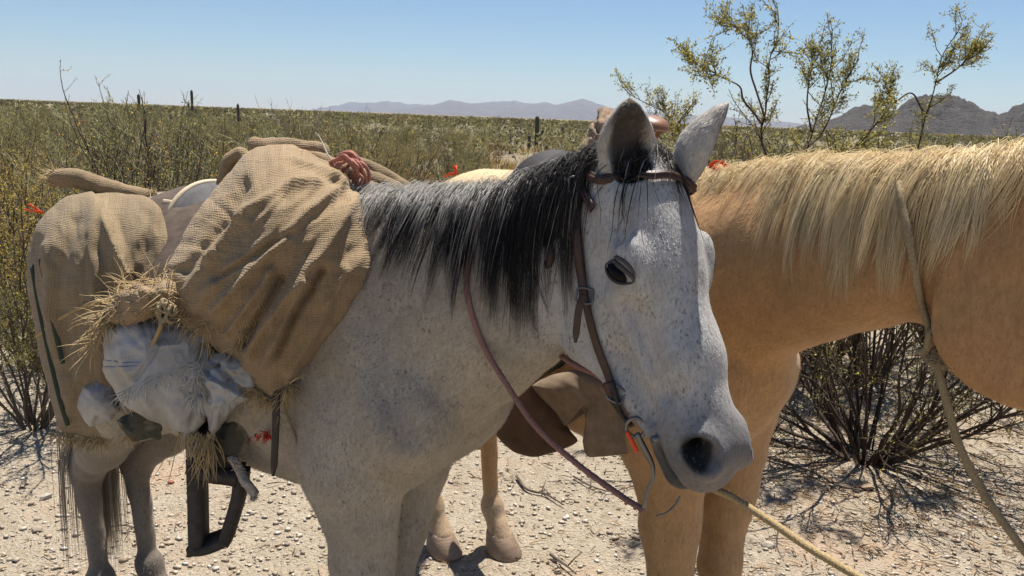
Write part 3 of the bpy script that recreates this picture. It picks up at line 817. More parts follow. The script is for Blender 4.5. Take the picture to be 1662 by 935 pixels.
def rope_mat(name, rgb):
    t = NT(name); v = t.coord(); n = t.noise(300, 3, .6, v); n2 = t.noise(25, 3, .6, v)
    c = t.ramp(n, [(.3, tuple(x*.55 for x in rgb)), (.7, rgb)])
    t.p(Base_Color=t.mix(t.math('MULTIPLY', n2, .5), c, tuple(x*.6 for x in rgb)), Roughness=.9, Specular_IOR_Level=.1); t.bump(n, .8, .002)
rope_mat('rope_tan', (.52, .38, .20)); rope_mat('rope_pink', (.36, .20, .17)); rope_mat('rope_red', (.60, .27, .21)); rope_mat('rope_wool', (.62, .55, .46)); rope_mat('rope_neck', (.42, .32, .19))
t = NT('camo_cloth'); v = t.coord(); n = t.noise(16, 2, .5, v, .6); n2 = t.noise(23, 2, .5, t.mapping(v, loc=(3, 1, 2)), .6)
c = t.ramp(n, [(.40, (.022, .024, .017)), (.45, (.06, .058, .036)), (.56, (.06, .058, .036)), (.60, (.15, .12, .08))])
t.p(Base_Color=t.mix(t.ramp(n2, [(.58, (0,0,0)), (.62, (1,1,1))]), c, (.07, .05, .03)), Roughness=.9); t.bump(t.noise(300, 2, .5, v), .4, .001)
t = NT('green_stripe'); t.p(Base_Color=(.045, .062, .042), Roughness=.9)

def dist_poly(Q, pts):
    """distance of 2-D points Q to a polyline"""
    best = np.full(len(Q), 1e9); pts = np.asarray(pts, float)
    for a, b in zip(pts[:-1], pts[1:]):
        ab = b-a; t_ = np.clip(((Q-a)@ab)/(ab@ab+1e-9), 0, 1); best = np.minimum(best, np.linalg.norm(Q-a-t_[:, None]*ab, axis=1))
    return best
def patch(name, outline, center, mat, folds=(), nz=.008, nzscale=9.0, back=.10, nr=44, M=200, a=2.2, b=1.7, aniso=(1, 1), rot=0.0, rag=1.5, seed=1, parent=None, steps=None, wr=0.0):
    """a bulging sack or cloth: outline and middle are given as (photo x, photo y, distance Y)"""
    O = np.asarray(outline, float); O = np.vstack([O, O[:1]])
    sub = []
    m = len(O)-1
    for i in range(m):
        p0, p1, p2, p3 = O[(i-1) % m], O[i], O[(i+1) % m], O[(i+2) % m]
        for t_ in np.linspace(0, 1, 12, endpoint=False):
            sub.append(.5*((2*p1)+(-p0+p2)*t_*.7+(2*p0*.7+(-6+.0)*p1*.0+0*p2)*0)+0 if False else (p1*(1-t_)+p2*t_)*.45+.55*.5*((2*p1)+(-p0+p2)*t_+(2*p0-5*p1+4*p2-p3)*t_*t_+(-p0+3*p1-3*p2+p3)*t_**3))
    sub = np.array(sub); sub = np.vstack([sub, sub[:1]])
    L = np.concatenate([[0], np.cumsum(np.linalg.norm(np.diff(sub[:, :2], axis=0), axis=1))])
    q = np.linspace(0, L[-1], M, endpoint=False)
    E = np.stack([np.interp(q, L, sub[:, i]) for i in range(3)], 1)
    r = np.random.default_rng(seed)
    E[:, :2] += fbm(np.stack([q/14, 0*q, 0*q], 1), 1, 3, seed)[:, None]*rag*np.array([1, 1])
    c = np.asarray(center, float)
    rad = np.linspace(0, 1, nr+1)[1:]**.9
    PX = c[:2]+rad[:, None, None]*(E[None, :, :2]-c[:2])
    g = 1-(1-np.clip(rad, 0, 1)**a)**(1/b)
    Yf = E[None, :, 2]*g[:, None]+c[2]*(1-g[:, None])
    if np.dot(E[0, :2]-c[:2], [0, 1]) is None: pass
    px = np.vstack([c[None, :2], PX.reshape(-1, 2)]); Y = np.concatenate([[c[2]], Yf.ravel()])
    D = np.stack([(px[:, 0]-CX)/FPX, -(px[:, 1]-CY)/FPX, -np.ones(len(px))], 1) @ CM.T
    V = CO+D*(Y/D[:, 1])[:, None]
    UV = np.stack([(px[:, 0]-c[0])/FPX*c[2], -(px[:, 1]-c[1])/FPX*c[2]], 1)
    # normals towards the camera
    G = V[1:].reshape(nr, M, 3); du = np.roll(G, -1, 1)-np.roll(G, 1, 1); dv = np.gradient(G, axis=0)
    N = np.cross(du, dv).reshape(-1, 3); N = np.vstack([[0, 0, 0], N]); N /= np.linalg.norm(N, axis=1, keepdims=True)+1e-9
    N[0] = unit(CO-V[0]); flip = (N*(CO-V)).sum(1) < 0; N[flip] *= -1
    tc = CO-V; tc /= np.linalg.norm(tc, axis=1, keepdims=True); N = N*.6+tc*.4; N /= np.linalg.norm(N, axis=1, keepdims=True)
    cr, sr = math.cos(rot), math.sin(rot); A = np.stack([(UV[:, 0]*cr+UV[:, 1]*sr)*aniso[0], (-UV[:, 0]*sr+UV[:, 1]*cr)*aniso[1], 0*UV[:, 0]], 1)
    disp = nz*fbm(A, nzscale, 4, seed)
    if wr: disp += wr*(1-np.abs(fbm(A+.3, nzscale*1.7, 3, seed+3))*2.2)
    for pts, w, hgt in folds:
        dd = dist_poly(px, pts); disp += hgt*np.exp(-(dd/w)**2)
    if steps:
        for pts, w, hgt in steps:                      # a step: one side of the line stands proud (overlapping layers)
            p = np.asarray(pts, float); dd = dist_poly(px, p)
            i = np.argmin(np.linalg.norm(px[:, None]-((p[:-1]+p[1:])/2)[None], axis=2), axis=1)
            ab = (p[1:]-p[:-1])[i]; cr_ = ab[:, 0]*(px[:, 1]-p[:-1][i][:, 1])-ab[:, 1]*(px[:, 0]-p[:-1][i][:, 0])
            disp += hgt*smoothstep(-2, 2, np.sign(cr_)*dd)*np.exp(-(dd/w)**2)
    edge = np.concatenate([[0], np.repeat(rad, M)]); disp *= (1-.55*edge**6)
    V = V+N*disp[:, None]
    nf = len(V)
    idx = lambda i, j: 1+i*M+(j % M)
    i = np.arange(nr-1)[:, None]*M; j = np.arange(M)[None]; k = (j+1) % M
    F = np.stack([1+i+j, 1+i+k, 1+i+M+k, 1+i+M+j], -1).reshape(-1, 4)
    jj = np.arange(M); kk = (jj+1) % M
    F = np.vstack([np.stack([0*jj, 1+kk, 1+jj, 1+jj], -1)[:, [0, 2, 1, 1]], F])
    # back: the rim turned away from the camera and closed
    Vs, UVs, Fs = [V], [UV], [F]
    last = 1+(nr-1)*M
    prev = last+jj
    o = nf
    for f_ in (.35, .75, .95):
        rr_ = math.sqrt(max(0, 1-f_*f_)); P = V[1+(nr-1)*M:1+nr*M]
        cc = V[0]+(CO-V[0])*0; away = unit(V[0]-CO)
        Q = P*rr_+(1-rr_)*P.mean(0)+away*back*f_
        Vs.append(Q); UVs.append(UV[1+(nr-1)*M:1+nr*M]*(1+.3*f_))
        cur = o+jj; Fs.append(np.stack([prev, np.roll(prev, -1), np.roll(cur, -1), cur], -1)); prev = cur; o += M
    Vs.append(Vs[-1].mean(0)[None]); UVs.append(np.zeros((1, 2))); Fs.append(np.stack([prev, np.roll(prev, -1), np.full(M, o), np.full(M, o)], -1))
    V = np.vstack(Vs); UV = np.vstack(UVs); F = np.vstack(Fs)
    me = quads_to_mesh(name, V, F[:, ::-1][:, [1, 2, 3, 0]] if False else F)
    bm = bmesh.new(); bm.from_mesh(me); bmesh.ops.recalc_face_normals(bm, faces=bm.faces[:]); bm.to_mesh(me); bm.free()
    set_uv(me, UV); me.shade_smooth()
    ob = link(name, me, mat, parent)
    return ob
def pxline(pts, n):
    """(x, y, Y) pixel polyline -> smooth world polyline"""
    return np.array([atY(*p) for p in catmull(np.asarray(pts, float), n)])
def strap(name, P, N, width, thick, mat, parent=None):
    P = np.asarray(P, float); T = np.gradient(P, axis=0); T /= np.linalg.norm(T, axis=1, keepdims=True)
    N = N-T*(N*T).sum(1)[:, None]; N /= np.linalg.norm(N, axis=1, keepdims=True); B = np.cross(T, N)
    w = np.broadcast_to(np.asarray(width, float), (len(P),))[:, None]
    prof = [(-.5, 0), (-.5, .55), (-.40, 1), (.40, 1), (.5, .55), (.5, 0)]
    V = np.stack([P+B*w*a_+N*thick*b_ for a_, b_ in prof], 1).reshape(-1, 3); n = len(P); m = 6
    i = np.arange(n-1)[:, None]*m; j = np.arange(m)[None]; k = (j+1) % m
    F = np.stack([i+j, i+k, i+m+k, i+m+j], -1).reshape(-1, 4)
    F = np.vstack([F, [[0, 1, 2, 3], [0, 3, 4, 5], [(n-1)*m+3, (n-1)*m+2, (n-1)*m+1, (n-1)*m], [(n-1)*m+5, (n-1)*m+4, (n-1)*m+3, (n-1)*m]]])
    me = mesh_np(name, V, F)
    bm = bmesh.new(); bm.from_mesh(me); bmesh.ops.recalc_face_normals(bm, faces=bm.faces[:]); bm.to_mesh(me); bm.free()
    return link(name, me, mat, parent)
def strap_on(hs, name, pts, width, thick, mat, parent=None, off=.003, n=40):
    """pts: world points near the surface; the strap is laid on the horse"""
    P = catmull(pts, n); L = hs['S'].snap(hs['fr'].L(P), off); N = hs['fr'].vW(hs['S'].grad(L)); P = hs['fr'].W(L)
    P[1:-1] = (P[:-2]+2*P[1:-1]+P[2:])/4
    return strap(name, P, N, width, thick, mat, parent)
def rope(name, P, r, mat, parent=None, n=None, seg=12, lobes=3, pitch=None, depth=.35, wob=.0015, seed=1):
    L = np.linalg.norm(np.diff(P, axis=0), axis=1).sum(); n = n or int(max(24, L/(r*.9)))
    P = catmull(P, n); P = P+np.stack([fbm(P, 14, 3, seed), fbm(P, 14, 3, seed+1), fbm(P, 14, 3, seed+2)], 1)*wob
    V, F = tube(P, r, seg, True, (lobes*2, depth, pitch or r*7))
    return link(name, quads_to_mesh(name, V, F), mat, parent, True)
def fibres(name, roots, dirs, n, L, rad, cols, parent, seed=1, curl=.35, grav=.6, spread=.6, seg=8):
    """frayed threads"""
    r = np.random.default_rng(seed); k = r.integers(0, len(roots), n)
    f_ = r.random((n, 1)); k2 = np.minimum(k+1, len(roots)-1)
    P = np.asarray(roots)[k]*(1-f_)+np.asarray(roots)[k2]*f_+r.normal(0, .003, (n, 3)); D = np.asarray(dirs)[k]+r.normal(0, spread, (n, 3)); D /= np.linalg.norm(D, axis=1, keepdims=True)
    Ls = L*r.uniform(.35, 1.15, n); out = [P.copy()]; cd = r.normal(0, curl, (n, 3))
    for i in range(seg):
        D = D+cd*.35+np.array([0, 0, -grav*.22]); D /= np.linalg.norm(D, axis=1, keepdims=True); cd = cd*.8+r.normal(0, curl*.5, (n, 3))
        P = P+D*(Ls/seg)[:, None]; out.append(P.copy())
    G = np.stack(out, 1); c = np.asarray(cols); w = r.random((n, 1)); cc = c[0]*(1-w)+c[1]*w
    me = strands_mesh(name, G, rad*r.uniform(.6, 1.4, n), np.repeat(cc[:, None], seg+1, axis=1))
    return link(name, me, 'hair_matte', parent)
hair_mat('hair_matte', .85, .1)
STRAW = [(.56, .42, .23), (.36, .26, .14)]
def pts3(*a): return np.array([atY(*p) for p in a])

# ---------------------------------------------------------------- burlap sack over the grey horse's side
big = patch('burlap_sack', [(398, 250, 1.86), (440, 234, 1.87), (500, 246, 1.84), (548, 276, 1.79), (588, 330, 1.70), (600, 392, 1.62), (596, 440, 1.56), (560, 510, 1.54), (515, 575, 1.545), (470, 628, 1.565), (440, 655, 1.575), (405, 622, 1.575), (352, 572, 1.60), (300, 528, 1.63), (262, 486, 1.66), (274, 430, 1.70), (300, 380, 1.77), (346, 316, 1.83)],
    (445, 420, 1.475), 'burlap',
    folds=[([(548, 290), (470, 300), (400, 345), (340, 420)], 9, 0.0170), ([(560, 300), (500, 345), (420, 430), (350, 500)], 8, 0.0204), ([(575, 320), (530, 400), (450, 500), (405, 570)], 10, 0.0238),
           ([(470, 380), (420, 410), (350, 452)], 6, -0.0170), ([(455, 455), (425, 510), (395, 560)], 8, -0.0272), ([(520, 440), (480, 500), (450, 570)], 8, -0.0238), ([(440, 440), (408, 492), (370, 540)], 7, 0.0204),
           ([(497, 455), (462, 520), (430, 590)], 7, 0.0238), ([(560, 440), (520, 520), (470, 600)], 9, 0.0170), ([(400, 300), (370, 360), (300, 440)], 8, -0.0136), ([(515, 290), (545, 300), (560, 330)], 6, -0.0170), ([(480, 262), (530, 280), (552, 300)], 5, 0.0170)],
    nz=.026, nzscale=6, back=.14, aniso=(1, 2.4), rot=math.radians(52), seed=5, wr=.010, rag=2.5, M=260, nr=60)
tag(big, 'large tan burlap sack with frayed mouth slung on the grey horse behind its shoulder', 'sack')
rim = pts3((262, 486, 1.665), (300, 530, 1.615), (352, 574, 1.585), (405, 622, 1.56), (440, 652, 1.56), (470, 626, 1.55))
dn = np.tile(np.array([-.35, -.35, -.55]), (6, 1))
fibres('frayed_fibres', rim, dn, 420, .055, .0011, STRAW, big, 2, .5, .7, .7)
fr2 = pts3((190, 500, 1.63), (215, 478, 1.62), (250, 462, 1.615), (285, 470, 1.60), (318, 492, 1.59), (340, 520, 1.575))
tuft = patch('mouth_ruffle', [(165, 520, 1.64), (180, 488, 1.64), (215, 462, 1.65), (255, 450, 1.66), (300, 462, 1.64), (335, 500, 1.61), (318, 520, 1.60), (280, 512, 1.60), (240, 515, 1.61), (205, 530, 1.62)], (255, 488, 1.565), 'burlap', nz=.022, nzscale=16, back=.06, seed=8, wr=.012, rag=5, nr=30, M=140, parent=big)
fibres('frayed_fibres', fr2, np.tile(np.array([-.5, -.45, .1]), (6, 1)), 420, .085, .0011, STRAW, big, 3, .55, .5, .75)
fibres('frayed_fibres', pts3((150, 560, 1.66), (165, 530, 1.64), (185, 505, 1.62)), np.tile(np.array([-.6, -.3, -.4]), (3, 1)), 160, .075, .0011, STRAW, big, 4, .5, .6, .6)
fibres('frayed_fibres', pts3((380, 560, 1.54), (420, 520, 1.52), (455, 495, 1.51), (470, 530, 1.52), (440, 570, 1.53)), np.tile(np.array([-.1, -.5, -.4]), (5, 1)), 300, .045, .0011, STRAW, big, 5, .5, .6, .7)
r_k = np.random.default_rng(3)
kn = [atY(272, 506, 1.553)+np.array([.012*math.cos(q)+.006*math.sin(2.7*q)+r_k.normal(0, .0025), -.010+.010*math.sin(1.7*q), .015*math.sin(q)+.006*math.cos(2.2*q)+r_k.normal(0, .0025)]) for q in np.linspace(0, 26, 70)]
rope('twine_knot', np.array(kn), .0036, 'rope_neck', big, 260, 10)
rope('twine', pxline([(268, 515, 1.56), (250, 555, 1.575), (228, 590, 1.59), (216, 618, 1.60)], 30), .004, 'rope_tan', big, 60)
# ---------------------------------------------------------------- burlap sack over the rump
rear = patch('burlap_sack', [(44, 415, 2.06), (62, 362, 2.06), (108, 316, 2.08), (170, 312, 2.08), (232, 318, 2.02), (260, 338, 1.92), (274, 390, 1.84), (278, 450, 1.77), (266, 540, 1.72), (248, 620, 1.74), (222, 692, 1.84), (160, 712, 1.99), (100, 700, 2.05), (80, 640, 2.08), (62, 545, 2.08), (46, 470, 2.07)],
    (160, 480, 1.80), 'burlap_old',
    folds=[([(150, 330), (150, 400), (160, 520), (175, 640)], 10, .012), ([(168, 335), (195, 400), (212, 440)], 7, .014), ([(120, 360), (95, 450), (110, 600)], 11, -.014), ([(80, 400), (85, 500), (110, 640)], 9, .012), ([(240, 350), (235, 430), (215, 480)], 9, -.010)],
    steps=[([(158, 325), (185, 385), (214, 442)], 26, .022)], nz=.018, nzscale=6, back=.16, aniso=(2.2, 1), seed=12, wr=.006, M=240, nr=56)
tag(rear, 'burlap sack with a dark seam covering the grey horse\'s rump', 'sack')
fibres('frayed_fibres', pts3((92, 700, 2.04), (130, 712, 2.0), (170, 712, 1.96), (215, 695, 1.89)), np.tile(np.array([-.1, -.2, -.8]), (4, 1)), 260, .05, .0012, STRAW, rear, 6, .4, .8, .5)
for ln in ([(52, 430, 1.95), (68, 520, 1.93), (95, 640, 1.92), (110, 690, 1.95)], [(66, 420, 1.90), (86, 520, 1.87), (102, 590, 1.86)]):
    P = pxline(ln, 30); strap('green_stripe', P, np.tile(unit(CO-P.mean(0)), (30, 1)), .011, .003, 'green_stripe', rear)
V, F = tube(pxline([(88, 288, 2.12), (130, 292, 2.11), (180, 308, 2.10), (248, 320, 2.08)], 40), np.interp(np.linspace(0, 1, 40), [0, .1, .5, 1], [.020, .026, .026, .018]), 16)
V = V+np.stack([fbm(V, 22, 3, 3), fbm(V, 22, 3, 4), fbm(V, 22, 3, 5)], 1)*.007
me = quads_to_mesh('rolled_top', V, F); set_uv(me, np.stack([V[:, 0]*1.2, V[:, 2]], 1)); rt = link('rolled_top', me, 'burlap', rear, True)
fibres('frayed_fibres', pts3((90, 280, 2.11), (95, 295, 2.11)), np.array([[-.9, 0, .3], [-.9, 0, .1]]), 130, .045, .001, STRAW, rear, 7, .3, .3, .45)
fibres('frayed_fibres', pts3((243, 312, 2.07), (250, 326, 2.07)), np.array([[.8, 0, .4], [.8, 0, .2]]), 70, .03, .001, STRAW, rear, 8, .3, .2, .5)
rope('tie_rope', pxline([(62, 545, 1.97), (100, 515, 1.86), (160, 488, 1.775), (215, 470, 1.755), (262, 462, 1.70)], 40), .005, 'rope_tan', rear, 100)
# ---------------------------------------------------------------- white woven sacks hanging out below
ws = patch('white_sack', [(170, 528, 1.66), (205, 510, 1.66), (262, 512, 1.65), (330, 540, 1.62), (352, 590, 1.60), (345, 650, 1.61), (318, 704, 1.64), (288, 700, 1.655), (240, 678, 1.67), (198, 650, 1.68), (172, 600, 1.68)], (262, 590, 1.575), 'white_weave',
    folds=[([(330, 560), (322, 620), (310, 690)], 5, -.012), ([(200, 560), (215, 610), (250, 660)], 7, .008), ([(270, 530), (250, 575), (225, 612)], 4, -.006)], nz=.012, nzscale=9, back=.10, seed=22, wr=.012, rag=4, M=240, nr=56)
tag(ws, 'white woven sack bulging out of the big burlap sack\'s tied mouth', 'sack')
fibres('frayed_fibres', pts3((200, 640, 1.62), (230, 618, 1.58), (262, 612, 1.555), (325, 590, 1.55), (322, 640, 1.56)), np.tile(np.array([-.3, -.4, -.5]), (5, 1)), 260, .05, .0008, [(.66, .65, .62), (.5, .46, .4)], ws, 9, .4, .8, .5)
w2 = patch('white_sack', [(330, 585, 1.60), (352, 572, 1.59), (405, 580, 1.57), (414, 612, 1.57), (400, 640, 1.58), (372, 668, 1.60), (345, 706, 1.62), (332, 660, 1.61)], (368, 618, 1.535), 'white_weave',
    folds=[([(352, 590), (375, 625), (398, 632)], 5, -.016), ([(345, 600), (352, 650), (348, 690)], 5, .008)], steps=[([(350, 612), (378, 632), (402, 640)], 18, .014)], nz=.020, nzscale=16, back=.06, seed=24, wr=.010, nr=40, M=160, rag=3)
tag(w2, 'folded white sack flap drooping beside the dark strap under the burlap', 'sack')
w3 = patch('white_sack', [(124, 660, 1.90), (132, 628, 1.90), (158, 608, 1.89), (186, 620, 1.86), (196, 660, 1.86), (182, 690, 1.88), (145, 693, 1.91)], (158, 655, 1.80), 'white_weave', nz=.016, nzscale=12, back=.08, seed=26, wr=.008, nr=36, M=130)
tag(w3, 'small white sack corner low at the grey horse\'s thigh', 'sack')
# ---------------------------------------------------------------- rolled burlap and rope on top of the pack
top = empty('burlap_roll', tuple(atY(470, 262, 1.92)))
def roll(name, ln, rad, parent, seed, mat='burlap', n=50):
    V, F = tube(pxline(ln, n), rad, 18); V = V+np.stack([fbm(V, 20, 3, seed), fbm(V, 20, 3, seed+1), fbm(V, 20, 3, seed+2)], 1)*.008
    me = quads_to_mesh(name, V, F); set_uv(me, np.stack([V[:, 0]*.9+V[:, 1]*.5, V[:, 2]], 1)); o = link(name, me, mat, parent, True)
    if parent is not None: o.matrix_parent_inverse = Matrix.Translation(-parent.location)
    return o
roll('rolled_cloth', [(408, 240, 1.90), (440, 240, 1.90), (490, 246, 1.89), (528, 246, 1.87)], np.interp(np.linspace(0, 1, 50), [0, .08, .9, 1], [.021, .025, .023, .017]), top, 31)
roll('rolled_cloth', [(425, 262, 1.86), (470, 252, 1.855), (520, 258, 1.84), (560, 276, 1.82)], .016, top, 34)
roll('rolled_cloth', [(362, 300, 1.89), (372, 262, 1.90), (392, 250, 1.90), (402, 262, 1.89)], .017, top, 37)
tag(top, 'rolled burlap lying across the top of the grey horse\'s pack', 'burlap roll')
fold = empty('folded_burlap', tuple(atY(620, 300, 1.84)))
for i, ln in enumerate(([(556, 262, 1.88), (600, 274, 1.88), (640, 296, 1.87), (668, 310, 1.86)], [(560, 280, 1.85), (600, 292, 1.85), (640, 308, 1.84), (664, 322, 1.84)], [(570, 300, 1.82), (605, 310, 1.82), (640, 324, 1.82)])):
    roll('cloth_fold', ln, np.interp(np.linspace(0, 1, 50), [0, .1, .8, 1], [.014, .020, .018, .012]), fold, 41+3*i, 'burlap_old')
tag(fold, 'folded burlap layers running back from the pink rope toward the mane', 'burlap')
rb = empty('pink_rope', tuple(atY(565, 285, 1.76)))
r_ = np.random.default_rng(5)
for i in range(8):
    c = np.array([566+r_.normal(0, 5), 284+r_.normal(0, 5), 1.755]); th = np.linspace(0, 2*math.pi, 13)[:-1]+r_.random()*6
    w_, h_ = r_.uniform(16, 27), r_.uniform(24, 36)
    P = np.array([atY(c[0]+w_*math.cos(q)+r_.normal(0, 2.5), c[1]+h_*math.sin(q)+r_.normal(0, 2.5), c[2]-.007*i+.012*math.sin(2*q)) for q in th]); P = np.vstack([P, P[:2]])
    o = rope('rope_loop', P, .0034, 'rope_red', rb, 150, 12, 3, .022, .5); o.matrix_parent_inverse = Matrix.Translation(-rb.location)
o = rope('rope_end', pxline([(545, 262, 1.76), (535, 256, 1.76), (520, 225, 1.80), (512, 216, 1.80)], 20), .0016, 'rope_wool', rb, 40, 6); o.matrix_parent_inverse = Matrix.Translation(-rb.location)
tag(rb, 'loops of faded red-pink rope tied at the front of the burlap pack', 'rope')

def put(o, parent):                       # parent a world-space mesh under an empty that has a location
    o.parent = parent; o.matrix_parent_inverse = (Matrix.Translation(parent.location) @ Matrix.Rotation(parent.rotation_euler.z, 4, 'Z')).inverted(); return o
def loft(name, rings, mat, parent=None, closed=False, thick=0.0):
    """rings: list of (m,3) polylines -> sheet, optionally thickened"""
    R = np.asarray(rings, float); n, m, _ = R.shape
    i = np.arange(n-1)[:, None]*m; j = np.arange(m if closed else m-1)[None]; k = (j+1) % m
    F = np.stack([i+j, i+k, i+m+k, i+m+j], -1).reshape(-1, 4); me = mesh_np(name, R.reshape(-1, 3), F)
    o = link(name, me, mat, None, True)
    if thick:
        md = o.modifiers.new('thickness', 'SOLIDIFY'); md.thickness = thick; md.offset = 0
    if parent is not None: put(o, parent)
    return o
# ---------------------------------------------------------------- the grey horse's saddle: cantle, fender, stirrup, straps
gsad = empty('pack_saddle', tuple(gf.W([-.45, 0, 1.28])))
th = np.linspace(-.15, math.pi+.15, 41)
def garc(x, ry, z0, rz): return gf.W(np.stack([np.full(41, x), -ry*np.cos(th), z0+rz*np.sin(th)], 1))
loft('cantle', [garc(-.555, .118, 1.272, .092), garc(-.542, .114, 1.272, .085), garc(-.51, .10, 1.262, .06), garc(-.45, .10, 1.24, .04), garc(-.36, .10, 1.22, .03)], 'seat_grey', gsad, thick=.012)
V, F = tube(garc(-.559, .121, 1.274, .095), .0075, 10); put(link('cantle_rim', quads_to_mesh('cantle_rim', V, F), 'cream_rim', None, True), gsad)
V, F = tube(garc(-.546, .111, 1.272, .082), .0045, 8); put(link('rim_stitching', quads_to_mesh('rim_stitching', V, F), 'dark_leather', None, True), gsad)
for q in np.linspace(.2, 2.9, 16):
    bm = bmesh.new(); bmesh.ops.create_icosphere(bm, subdivisions=1, radius=.0045); me = bpy.data.meshes.new('stud'); bm.to_mesh(me); bm.free()
    o = link('stud', me, 'steel', None, True); o.location = gf.W([-.548, -.115*math.cos(q), 1.273+.087*math.sin(q)]); put(o, gsad)
# blanket under the saddle, laid on the horse's back
xs = np.linspace(-.66, -.16, 26); an = np.linspace(-.25, math.pi+.25, 60)
BL = np.array([[[x, -.26*math.cos(q), 1.06+.34*math.sin(q)] for q in an] for x in xs]); BL = grey['S'].snap(BL.reshape(-1, 3)*np.array([1, 1, gs]), .014, 12); BL[:, 2] += .004*fbm(BL, 14, 3, 2)
simple_mat('blanket_cloth', (.115, .085, .065), .95, .5, 22, .6, .004)
loft('saddle_blanket', gf.W(BL).reshape(26, 60, 3), 'blanket_cloth', gsad, thick=.010)
for k_, (ln_, w_) in enumerate((([(262, 345, 1.93), (278, 352, 1.92), (296, 372, 1.90)], .016), ([(268, 392, 1.90), (280, 372, 1.90), (300, 352, 1.90)], .013), ([(266, 330, 1.95), (285, 333, 1.94), (305, 340, 1.93)], .020))):
    P = pxline(ln_, 16); put(strap('saddle_strap', P, np.tile(unit(CO-P.mean(0)), (16, 1)), w_, .006, ('dark_leather', 'seat_grey', 'cream_rim')[k_]), gsad)
# fender and stirrup hang below the white sacks
put(patch('fender', [(302, 692, 1.70), (345, 685, 1.69), (382, 700, 1.68), (386, 760, 1.66), (352, 784, 1.655), (322, 778, 1.66), (304, 760, 1.67)], (345, 730, 1.645), 'dark_leather', nz=.004, back=.02, nr=20, M=90, seed=51), gsad)
def bar(name, ln, w, dpt, mat, parent):
    """flat bent bar: w across in the picture plane, dpt along the line of sight"""
    P = pxline(ln, 24); N = np.tile(unit([.12, -.99, 0]), (24, 1))
    o = strap(name, P-N*dpt*.5, N, w, dpt, mat, None); return put(o, parent)
st = bar('stirrup_side', [(318, 742, 1.665), (320, 800, 1.66), (321, 850, 1.655), (322, 888, 1.655)], .034, .06, 'stirrup_wood', gsad)
bar('stirrup_tread', [(314, 886, 1.655), (335, 884, 1.655), (356, 877, 1.655), (374, 868, 1.655)], .024, .06, 'stirrup_wood', gsad)
bar('stirrup_side', [(366, 876, 1.655), (378, 838, 1.657), (388, 800, 1.66), (392, 765, 1.665)], .029, .06, 'stirrup_wood', gsad)
bar('stirrup_strap', [(314, 752, 1.66), (345, 764, 1.66), (372, 768, 1.66), (394, 772, 1.66)], .036, .06, 'dark_leather', gsad)
P = pxline([(449, 632, 1.545), (448, 690, 1.545), (446, 740, 1.54), (444, 772, 1.54)], 30)
put(strap('hanging_strap', P, np.tile(unit([-.3, -.9, 0]), (30, 1)), np.interp(np.linspace(0, 1, 30), [0, .8, 1], [.017, .015, .004]), .004, 'dark_leather'), gsad)
put(rope('cinch_cord', pxline([(458, 655, 1.575), (475, 700, 1.575), (490, 742, 1.57), (500, 766, 1.56)], 24), .003, 'rope_neck', None, 60, 8), gsad)
put(rope('sheepskin_cord', pxline([(376, 738, 1.64), (388, 756, 1.635), (398, 782, 1.63), (414, 806, 1.63)], 24), .0090, 'rope_wool', None, 70, 14, 4, .03, .5, .010), gsad)
put(patch('saddle_bag', [(345, 705, 1.655), (365, 688, 1.65), (396, 690, 1.64), (402, 728, 1.64), (385, 742, 1.645), (350, 738, 1.655)], (374, 715, 1.64), 'camo_cloth', nz=.014, nzscale=18, back=.02, nr=22, M=90, seed=53, rag=5), gsad)
put(patch('saddle_bag', [(190, 682, 1.72), (225, 672, 1.70), (262, 690, 1.69), (256, 712, 1.69), (215, 716, 1.71)], (228, 695, 1.69), 'camo_cloth', nz=.014, nzscale=18, back=.02, nr=20, M=90, seed=54, rag=5), gsad)
for (a_, sd) in (((410, 705, 1.60), 61), ((498, 768, 1.555), 62)):
    p = atY(*a_); put(fibres('red_yarn', np.array([p, p+np.array([.03, 0, 0])]), np.array([[.2, -.5, -.3]]*2), 40, .022, .0012, [(.65, .06, .04), (.5, .05, .04)], None, sd, .5, .3, .8), gsad)
fibres('straw', pts3((290, 700, 1.63), (320, 706, 1.62), (345, 705, 1.62)), np.tile(np.array([0, -.2, -.9]), (3, 1)), 90, .11, .0010, STRAW, None, 63, .25, .9, .3)
bpy.data.objects['straw'].name = 'hanging_twine'; put(bpy.data.objects['hanging_twine'], gsad)
p = pts3((380, 748, 1.63), (395, 772, 1.63), (412, 806, 1.625)); put(fibres('wool_fuzz', p, np.tile(np.array([0, -.3, 0]), (3, 1)), 420, .012, .0007, [(.66, .60, .52), (.5, .44, .36)], None, 64, .5, .2, 1.0, 4), gsad)
tag(gsad, 'saddle on the grey horse with studded cantle and a dark boxy stirrup', 'saddle')

# ---------------------------------------------------------------- bridle of the grey horse
br = empty('bridle', tuple(gf.W(grey['hp'](.05, -.05, 0))))
def hW(a_, b_, c_): return gf.W(grey['hp'](a_, b_, c_))
def sg(*p): return surf(grey, *p)
def S_on(name, pts, w, t_, mat, off=.003, n=40): return put(strap_on(grey, name, np.array(pts), w, t_, mat, None, off, n), br)
bb = [hW(.062, -.10, .12), sg(945, 286), sg(975, 292), sg(1010, 296), sg(1045, 292), sg(1080, 287), hW(.06, .0, -.05), hW(.062, -.06, -.10), hW(.062, -.10, -.11)]
S_on('browband', bb, .016, .004, 'brown_leather', .006, 60)
S_on('browband_edge', bb, .005, .003, 'brown_leather', .009, 60)
S_on('crownpiece', [sg(938, 300), sg(945, 275), hW(-.005, -.12, .062), hW(-.02, -.115, .03), hW(-.02, -.115, -.03), hW(.0, -.12, -.07), hW(.05, -.11, -.1)], .019, .004, 'brown_leather', .012)
